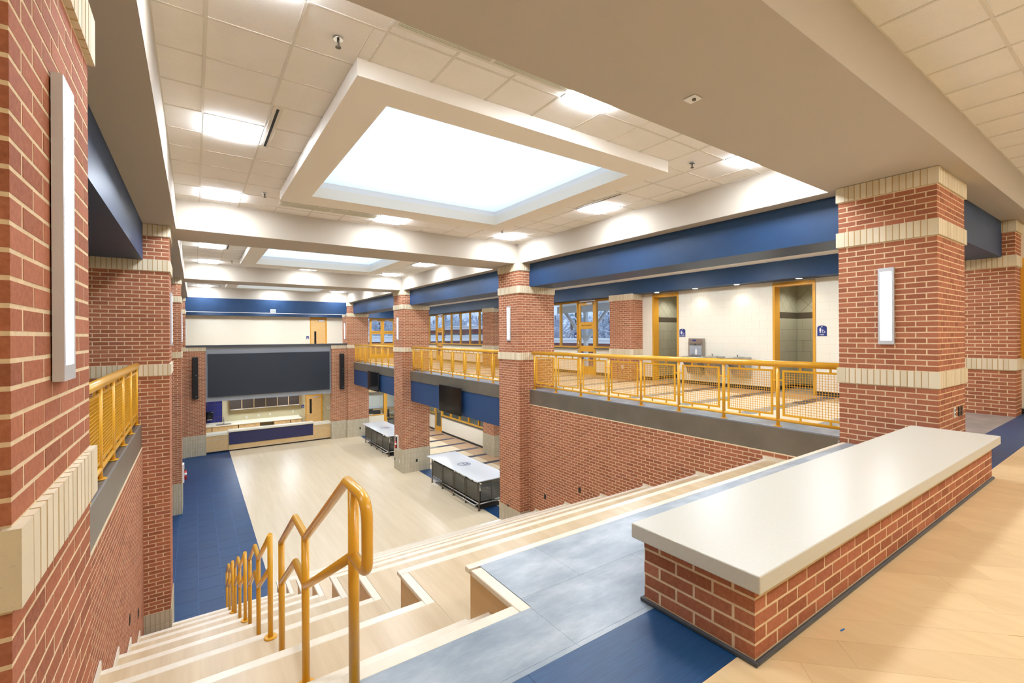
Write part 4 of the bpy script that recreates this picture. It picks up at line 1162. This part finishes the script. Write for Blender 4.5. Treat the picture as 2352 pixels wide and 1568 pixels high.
for k in range(6):
    x0 = 1.62 + k * .61
    cb = thing('wall_cabinet', ['dark wall cupboard nearest the navy tiles', 'second dark wall cupboard from the navy tiles', 'third dark wall cupboard from the navy tiles', 'fourth dark wall cupboard from the navy tiles', 'fifth dark wall cupboard from the navy tiles', 'dark wall cupboard nearest the kitchen door'][k], 'cabinet', 'dark wall cupboards')
    part('body', B(x0, x0 + .6, YE - .33, YE - .02, -2.62, -1.7), 'cab_maple', cb)
    part('door', B(x0 + .004, x0 + .575, YE - .352, YE - .332, -2.6, -1.71), 'cab_dark', cb)
    part('light_rail', B(x0 + .02, x0 + .58, YE - .35, YE - .3, -2.645, -2.62), 'aluminium', cb)
kb = thing('kitchen_worktop', 'long ivory kitchen worktop along the tiled wall', 'worktop')
part('slab', B(.2, 5.35, YE - .65, YE - .02, ZL + .88, ZL + .92), 'ivory_top', kb)
part('upstand', B(.2, 5.3, YE - .04, YE - .02, ZL + .92, ZL + 1.02), 'ivory_top', kb)
for k, (a, b, two) in enumerate(((.2, .75, 0), (.78, 2.0, 1), (2.05, 3.1, 1), (3.85, 4.7, 1), (4.75, 5.3, 0))):
    cb = thing('base_cabinet', ['maple base cupboard below the navy tiles', 'maple sink cupboard with two doors', 'maple cupboard next to the open kitchen bay', 'maple cupboard on the far side of the open bay', 'maple drawer cupboard nearest the kitchen door'][k], 'cabinet', 'maple base cupboards')
    part('body', B(a, b, YE - .6, YE - .02, ZL, ZL + .88), 'cab_maple', cb)
    n = 2 if two else 1; w_ = (b - a) / n
    for q in range(n):
        dr = part('door', B(a + q * w_ + .006, a + (q + 1) * w_ - .006, YE - .62, YE - .6, ZL + .1, ZL + .68), 'cab_maple', cb)
        dw = part('drawer', B(a + q * w_ + .006, a + (q + 1) * w_ - .006, YE - .62, YE - .6, ZL + .69, ZL + .87), 'cab_maple', cb)
        cx = a + (q + .5) * w_
        part('handle', MB().tube([(cx - .05, YE - .62, ZL + .79), (cx - .04, YE - .645, ZL + .775), (cx + .04, YE - .645, ZL + .775), (cx + .05, YE - .62, ZL + .79)], .006, 6), 'steel_dark', dw)
sk = thing('kitchen_sink', 'steel sink set into the kitchen worktop', 'sink')
part('rim', MB().box(.95, 1.7, YE - .56, YE - .53, ZL + .92, ZL + .928).box(.95, 1.7, YE - .15, YE - .12, ZL + .92, ZL + .928).box(.95, .98, YE - .53, YE - .15, ZL + .92, ZL + .928).box(1.67, 1.7, YE - .53, YE - .15, ZL + .92, ZL + .928), 'steel', sk)
part('basin', B(.98, 1.67, YE - .53, YE - .15, ZL + .9201, ZL + .9215), 'steel_dark', sk)
fc = thing('kitchen_faucet', 'tall chrome faucet behind the sink', 'faucet')
part('body', MB().disc((1.34, YE - .13, ZL + .928), 2, .03, .06, 12), 'chrome', fc)
part('spout', MB().tube(rnd_path([(1.34, YE - .13, ZL + .95), (1.34, YE - .13, ZL + 1.32), (1.34, YE - .33, ZL + 1.32), (1.34, YE - .33, ZL + 1.18)], [0, .09, .09, 0]), .016, 8), 'chrome', fc)
part('lever', MB().tube([(1.34, YE - .13, ZL + .97), (1.43, YE - .13, ZL + 1.02)], .008, 6), 'chrome', fc)
td = thing('towel_dispenser', 'black paper towel dispenser on the navy tiles', 'dispenser')
part('cover', B(.52, .83, YE - .25, YE, -3.11, -2.67), 'black_gloss', td, bev=.05)
part('slot', B(.56, .79, YE - .253, YE - .2, -3.115, -3.09), 'white_plastic', td)
for k, (x, z) in enumerate(((2.5, -3.12), (3.1, -3.08), (3.7, -3.06), (4.95, -3.02))):
    plate('wall_outlet', ['white outlet on the splashback nearest the sink', 'second white outlet on the splashback', 'third white outlet on the splashback', 'white outlet on the splashback nearest the kitchen door'][k], (x, YE, z - .05), 1, -1, .08, .13, 'white_plastic', 'outlet')
# ------------------------------------------------------------------ televisions on the blue fascias
def tv(y0, label, group='wall televisions'):
    t_ = thing('television', label, 'television', group)
    part('mount', B(7.5, 7.63, y0 + .5, y0 + 1.2, -1.05, -.55), 'dark_plastic', t_)
    part('cabinet', B(7.455, 7.505, y0, y0 + 1.67, -1.27, -.31), 'dark_plastic', t_)
    part('display', B(7.45, 7.455, y0 + .01, y0 + 1.66, -1.26, -.32), 'black_gloss', t_)
tv(13.93, 'black television on the blue panel above the nearer counter')
tv(22.5, 'black television on the blue panel nearer the screen')
# ------------------------------------------------------------------ white counters on tube frames
def counter():
    c = tag(link('standing_counter', None), 'white counter', 'counter', 'white standing counters')
    L, W, Hh = 4.05, 1.29, 1.02      # origin: near left corner on the floor
    tp = part('table_top', B(0, W, 0, L, Hh - .03, Hh), 'white_laminate', c, bev=.006)
    em = MB(); n = 40; cx, cy = W / 2, L / 2 + .1
    def annulus(r0, r1, a0=0, a1=2 * PI, n=40, ox=0, oy=0):
        for k in range(n):
            p, q = a0 + (a1 - a0) * k / n, a0 + (a1 - a0) * (k + 1) / n
            b = len(em.v)
            for rr, aa in ((r0, p), (r1, p), (r1, q), (r0, q)): em.v.append((cx + ox + rr * math.cos(aa), cy + oy + rr * math.sin(aa), Hh + .0012))
            em.f.append((b, b + 1, b + 2, b + 3)); em.sm.append(False)
    annulus(.23, .25); annulus(.155, .17)
    for k in range(26): annulus(.185, .215, k * 2 * PI / 26, (k + .55) * 2 * PI / 26, 2)
    annulus(.0, .075, .3, 3.4, 14, .02, .04); annulus(.0, .07, 3.6, 6.0, 12, -.03, -.05); annulus(.05, .1, 4.2, 6.6, 12, .05, 0)
    part('emblem', em, 'emblem', tp)
    ys = [.13, 1.04, 1.95, 2.86, 3.79]; xs = [.12, 1.17]
    r = .026
    for x in xs:
        for y in ys:
            p = part('leg', MB().tube([(x, y, .0), (x, y, Hh - .03)], r, 8), 'steel_dark', c)
            part('foot', MB().disc((x, y, 0), 2, .05, .02, 12, .03), 'steel_dark', p)
        part('stretcher', MB().tube([(x, ys[0], Hh - .06), (x, ys[-1], Hh - .06)], .015, 8), 'steel_dark', c)
        part('stretcher', MB().tube([(x, ys[0], .22), (x, ys[-1], .22)], .022, 8), 'steel', c)
        for a, b in zip(ys[:-1], ys[1:]):
            fr = part('panel_frame', MB().box(x - .01, x + .01, a + .06, a + .08, .3, .86).box(x - .01, x + .01, b - .08, b - .06, .3, .86).box(x - .01, x + .01, a + .06, b - .06, .3, .32).box(x - .01, x + .01, a + .06, b - .06, .84, .86)
                 .box(x - .006, x + .006, a, a + .07, .7, .72).box(x - .006, x + .006, b - .07, b, .7, .72).box(x - .006, x + .006, a, a + .07, .42, .44).box(x - .006, x + .006, b - .07, b, .42, .44).box(x - .006, x + .006, (a + b) / 2 - .01, (a + b) / 2 + .01, .86, Hh - .06).box(x - .006, x + .006, (a + b) / 2 - .01, (a + b) / 2 + .01, .22, .3), 'steel_dark', c)
            part('mesh_sheet', B(x - .002, x + .002, a + .08, b - .08, .32, .84), 'perforated', fr)
    for y in (ys[0], ys[-1]):
        fr = part('panel_frame', MB().box(xs[0] + .06, xs[0] + .08, y - .01, y + .01, .3, .86).box(xs[1] - .08, xs[1] - .06, y - .01, y + .01, .3, .86).box(xs[0] + .06, xs[1] - .06, y - .01, y + .01, .3, .32).box(xs[0] + .06, xs[1] - .06, y - .01, y + .01, .84, .86).box(.63, .66, y - .01, y + .01, .22, Hh - .06), 'steel_dark', c)
        part('mesh_sheet', MB().box(xs[0] + .08, .63, y - .002, y + .002, .32, .84).box(.66, xs[1] - .08, y - .002, y + .002, .32, .84), 'perforated', fr)
        part('stretcher', MB().tube([(xs[0], y, Hh - .06), (xs[1], y, Hh - .06)], .015, 8), 'steel_dark', c)
        part('stretcher', MB().tube([(xs[0], y, .22), (xs[1], y, .22)], .022, 8), 'steel', c)
    x = xs[0] - .17
    part('foot_rail', MB().tube([(xs[0], ys[0], .22), (x, ys[0], .22), (x, ys[-1], .22), (xs[0], ys[-1], .22)], .022, 8), 'steel', c)
    for y in ys[1:-1]: part('foot_bracket', MB().tube([(xs[0], y, .22), (x, y, .22)], .014, 8), 'steel_dark', c)
    part('under_shelf', B(.2, 1.1, .2, 3.7, .01, .03), 'black_rubber', c)
    return c
c1 = counter(); c1.location = (7.64, 13.1, ZL); c1['label'] = 'white counter with a round emblem nearer the steps'
copy_tree(c1, None, (7.60, 21.6, ZL), 'white counter with a round emblem behind the middle pillar')

# ------------------------------------------------------------------ ceiling lights of the side spaces, mostly unseen and added as fill
k = 0
for yy in (3.7, 6.3, 8.9, 13.2, 16.4, 21.8, 25.0, 29.2):
    k += 1; troffer(10.1, yy, 3.21, 'square ceiling light in the upper corridor ' + ['by the bench pillar', 'by the plain fountains', 'by the farther washroom', 'by the NOT AN EXIT door', 'behind the second pillar', 'by the tall window row', 'by the far narrow glass door', 'by the double doors'][k - 1], 'corridor ceiling lights')  # row made denser in the first bay to brighten the corridor
k = 0
for yy in (13.2, 16.2, 21.0, 23.4, 26.2):
    k += 1; troffer(10.2, yy, -1.345, 'added unseen ceiling light over the lower striped floor ' + ['beside the steps pillar', 'above the nearer counter', 'behind the middle pillar', 'above the farther counter', 'by the glazed office'][k - 1], 'added lower fill lights')  # unseen fixtures added to light the lower side area
for k, xx in enumerate((2.0, 4.6)):
    troffer(xx, 29.5, -1.61, 'added unseen ceiling light in the servery kitchen ' + ['near the sink', 'near the door'][k], 'added kitchen fill lights')  # unseen lights added under the kitchen ceiling to brighten the servery
struct('ceiling', B(XL - 5, XR + PW, PY[3] + .5, YE, 3.3, 3.4), 'act_tile')
for k, xx in enumerate((.8, 3.6, 6.4)):
    troffer(xx, 29.2, 3.235, 'added unseen ceiling light on the walkway behind the screen ' + ['by the corner pillar', 'above the middle of the screen', 'by the maple door'][k], 'added walkway fill lights')  # unseen fill lights added to lift the upper cream wall
troffer(9.6, 30.2, -1.345, 'square ceiling light in the glazed office', 'office ceiling lights')
troffer(14.3, 23.0, -1.345, 'square ceiling light in the room behind the lower windows', 'office ceiling lights')
struct('ceiling', B(-5.2, XL - PW, 2.78, YE, 3.3, 3.4), 'act_tile')
# ------------------------------------------------------------------ outer shell
struct('wall_14', B(-5.3, -5.2, -5, YE + 1, ZL - .3, 4.7), 'cream_wall')
struct('wall_15', B(-5.3, 16, -5.1, -5, -.3, 4.7), 'cream_wall')
struct('wall_16', B(-5.2, XL - .2, PY[3] + .1, PY[3] + .3, ZL, 0), 'cream_wall')
WN[0] += 1
w = struct('window_%d' % WN[0], None, None, 'yellow framed window past the corridor pilaster')
struct('wall_17', MB().box(XW + .05, XW + .15, -5, PY[0], 0, 1.0).box(XW + .05, XW + .15, -5, PY[0], 2.82, 4.7).box(XW + .05, XW + .15, -5, -1.0, 1.0, 2.82), 'cream_wall', 'cream wall past the corridor pilaster')
part('frame', MB().box(XW, XW + .16, 1.35, 1.62, 1.0, 2.82).box(XW, XW + .16, -1, 1.35, 1.0, 1.08).box(XW, XW + .16, -1, 1.35, 2.74, 2.82), 'yellow_frame', w)
part('pane', B(XW + .08, XW + .09, -1, 1.35, 1.08, 2.74), 'glass', w)
part('rubber_base', B(XW + .04, XW + .05, -5, PY[0], 0, .1), 'black_rubber', w)
struct('wall_18', MB().box(XW + .1, XW + .2, PY[0] + PD, YE, 2.8, 4.7).box(XW + .3, XW + .4, 2.7, 10, 2.8, 4.7), 'cream_wall')
struct('wall_19', MB().box(-5.3, 9.6, YE + .1, YE + .2, ZL - .3, 4.7).box(9.6, XW + .2, YE, YE + .1, 2.75, 4.7), 'cream_wall')
struct('wall_20', MB().box(14.2, 14.3, 2.6, 10.2, -.3, 3.0), 'cream_wall')
struct('wall_21', MB().box(XW + 4.1, XW + 4.2, 11, 32.1, ZL, -1.1).box(XW, XW + 4.1, 10.9, 11, ZL, -1.1), 'cream_wall')
# ------------------------------------------------------------------ outside: snow, roofs, trees
struct('ground', B(-60, 160, -60, 160, -6.2, -6.0), 'snow', 'snow-covered ground outside the windows')
def ext_building(label, x0, x1, y0, y1, z1, zf):
    b = thing('brick_annex', label, 'building')
    part('wall', B(x0, x1, y0, y1, -6, zf), 'ext_brick', b)
    part('parapet', B(x0 - .15, x1 + .15, y0 - .15, y1 + .15, zf, z1), 'ext_white', b)
    part('coping', B(x0 - .3, x1 + .3, y0 - .3, y1 + .3, z1, z1 + .12), 'ext_white', b)
    return b
b1 = ext_building('low brick annex roof with a white parapet outside the glass door', 30, 34, 22, 44, 1.05, .75)
b2 = ext_building('brick annex with a white parapet outside the tall windows', 30, 34, 52, 75, 2.75, 2.4)
for k in range(3): part('window_pane', B(29.97, 30.02, 50 + k * 6.5, 54.5 + k * 6.5, .2, 1.75), 'pine', b2)
m = MB()
for k in range(60): m.box(26, 26.04, 44 + k * .4, 44.04 + k * .4, -.3, .65)
fn = thing('roof_fence', 'thin dark railing on the roof outside the tall windows', 'fence')
part('balusters', m, 'dark_plastic', fn, 'stuff'); part('top_bar', B(25.98, 26.06, 44, 68, .65, .7), 'dark_plastic', fn); part('footing', B(25.9, 26.1, 44, 68, -6, -.3), 'ext_brick', fn)
b3 = ext_building('white topped roof edge outside the double doors', 8, 28.5, 46, 48, 1.45, .95)
# canopy with braces outside the storefront
cn = thing('entrance_canopy', 'white steel canopy with diagonal braces outside the glass door', 'canopy')
part('deck', B(12.7, 18, 11.5, 17.6, 2.95, 3.15), 'ext_white', cn)
part('edge_beam', B(15.4, 15.6, 11.5, 18.2, 2.6, 2.95), 'ext_white', cn)
part('wall_plate', B(12.6, 12.72, 11.5, 18, 2.95, 3.2), 'ext_white', cn)
for y in (11.9, 16.2):
    part('post', B(15.42, 15.58, y - .08, y + .08, -6, 2.6), 'ext_white', cn)
    part('brace', MB().tube([(15.5, y, 1.2), (15.5, y + 1.5, 2.65)], .09, 6), 'ext_white', cn)
    part('brace', MB().tube([(15.5, y, 1.2), (15.5, y - 1.4, 2.65)], .09, 6), 'ext_white', cn)
def tree(x, y, h, kind, label, seed):
    rg = random.Random(seed); t_ = thing('tree', label, 'tree', 'snowy trees outside', (x, y, -6))
    part('trunk', MB().tube([(0, 0, 0), (.1, 0, h * .5), (0, .1, h * .95)], .16, 6), 'bark', t_)
    m = MB()
    if kind == 'pine':
        n = 16
        for i in range(n):
            z = h * (.25 + .75 * i / n); rr = (1 - i / n) * h * .2 + .3
            for k in range(9):
                a = rg.uniform(0, 2 * PI); L = rr * rg.uniform(.7, 1.1); dx, dy = math.cos(a), math.sin(a); w_ = .28
                b = len(m.v); m.v += [(0, 0, z), (dx * L * .6 - dy * w_, dy * L * .6 + dx * w_, z - .1), (dx * L, dy * L, z - .25 + .1 * L), (dx * L * .6 + dy * w_, dy * L * .6 - dx * w_, z - .1), (dx * L * .6, dy * L * .6, z + .18)]
                m.f += [(b, b + 1, b + 4), (b + 1, b + 2, b + 4), (b + 2, b + 3, b + 4), (b + 3, b, b + 4)]; m.sm += [False] * 4
        part('crown', m, 'pine', t_)
    else:
        for i in range(70):
            z0 = h * rg.uniform(.3, .8); a = rg.uniform(0, 2 * PI); L = h * rg.uniform(.1, .26)
            p0 = Vector((0, 0, z0)); p1 = p0 + Vector((math.cos(a) * L, math.sin(a) * L, L * rg.uniform(.5, 1.2)))
            m.tube([p0, p1], .035, 3, False)
            for q in range(9):
                t0 = p0.lerp(p1, rg.uniform(.3, 1)); d = Vector((rg.uniform(-1, 1), rg.uniform(-1, 1), rg.uniform(0, 1))) * L * .5; n_ = Vector((rg.uniform(-1, 1), rg.uniform(-1, 1), rg.uniform(-1, 1))).normalized() * .09
                b = len(m.v); m.v += [tuple(t0), tuple(t0 + d * .5 + n_), tuple(t0 + d), tuple(t0 + d * .5 - n_)]; m.f.append((b, b + 1, b + 2, b + 3)); m.sm.append(False)
        part('crown', m, 'twig', t_)
spots = [(50, 54.5, 14, 'pine'), (40, 40, 9.5, 'bare'), (41.5, 46, 9.5, 'bare'), (42, 51.5, 9, 'bare'), (49, 47.5, 10.5, 'bare'), (50, 61.5, 11, 'bare'), (58, 55, 12, 'bare'), (57.5, 62, 12, 'bare'), (36.5, 42.5, 7, 'pine'), (36.5, 37, 7.4, 'pine'), (58, 69, 12, 'bare'), (49, 42, 10, 'bare'),
         (46, 78, 12, 'bare'), (46, 86, 13, 'bare'), (47, 94.5, 13, 'bare'), (48, 103, 12, 'bare'), (50, 111.5, 13, 'pine'), (54, 90, 13, 'pine'),
         (19.5, 58, 11, 'bare'), (23.5, 63, 12, 'bare'), (19, 65.5, 12, 'bare'), (27, 71, 13, 'bare'), (21.5, 73, 13, 'pine'), (29, 79, 14, 'bare')]
NTH = ['first', 'second', 'third', 'fourth', 'fifth', 'sixth', 'seventh', 'eighth', 'ninth', 'tenth']
regs = {}
for sp_ in spots:
    x, y, h, kd = sp_
    reg = 'outside the glass door' if x >= 36 and y < 70 else ('beyond the brick annex' if x > 40 else 'outside the double doors')
    regs.setdefault((reg, kd), []).append(sp_)
k = 0
for (reg, kd), lst in regs.items():
    lst.sort(key=lambda q: q[0] / q[1])
    for n_, (x, y, h, _) in enumerate(lst):
        k += 1; nm = 'frosted evergreen tree' if kd == 'pine' else 'bare frosted tree'
        lab = '%s %s, %s from the window edge away from the bench' % (nm, reg, NTH[n_]) if len(lst) > 1 else 'only %s %s' % (nm, reg)
        if h == 14 and kd == 'pine': lab = 'tall frosted pine standing above the other trees outside the glass door'
        tree(x, y, h, kd, lab, 100 + k)
# faraway wooded backdrop: a low ridge
struct('hill', MB().prism([(60, -6), (120, -6), (120, 3.0), (90, 2.2), (60, 1)], 1, -20, 150), 'twig', 'frosted wooded rise beyond the trees')
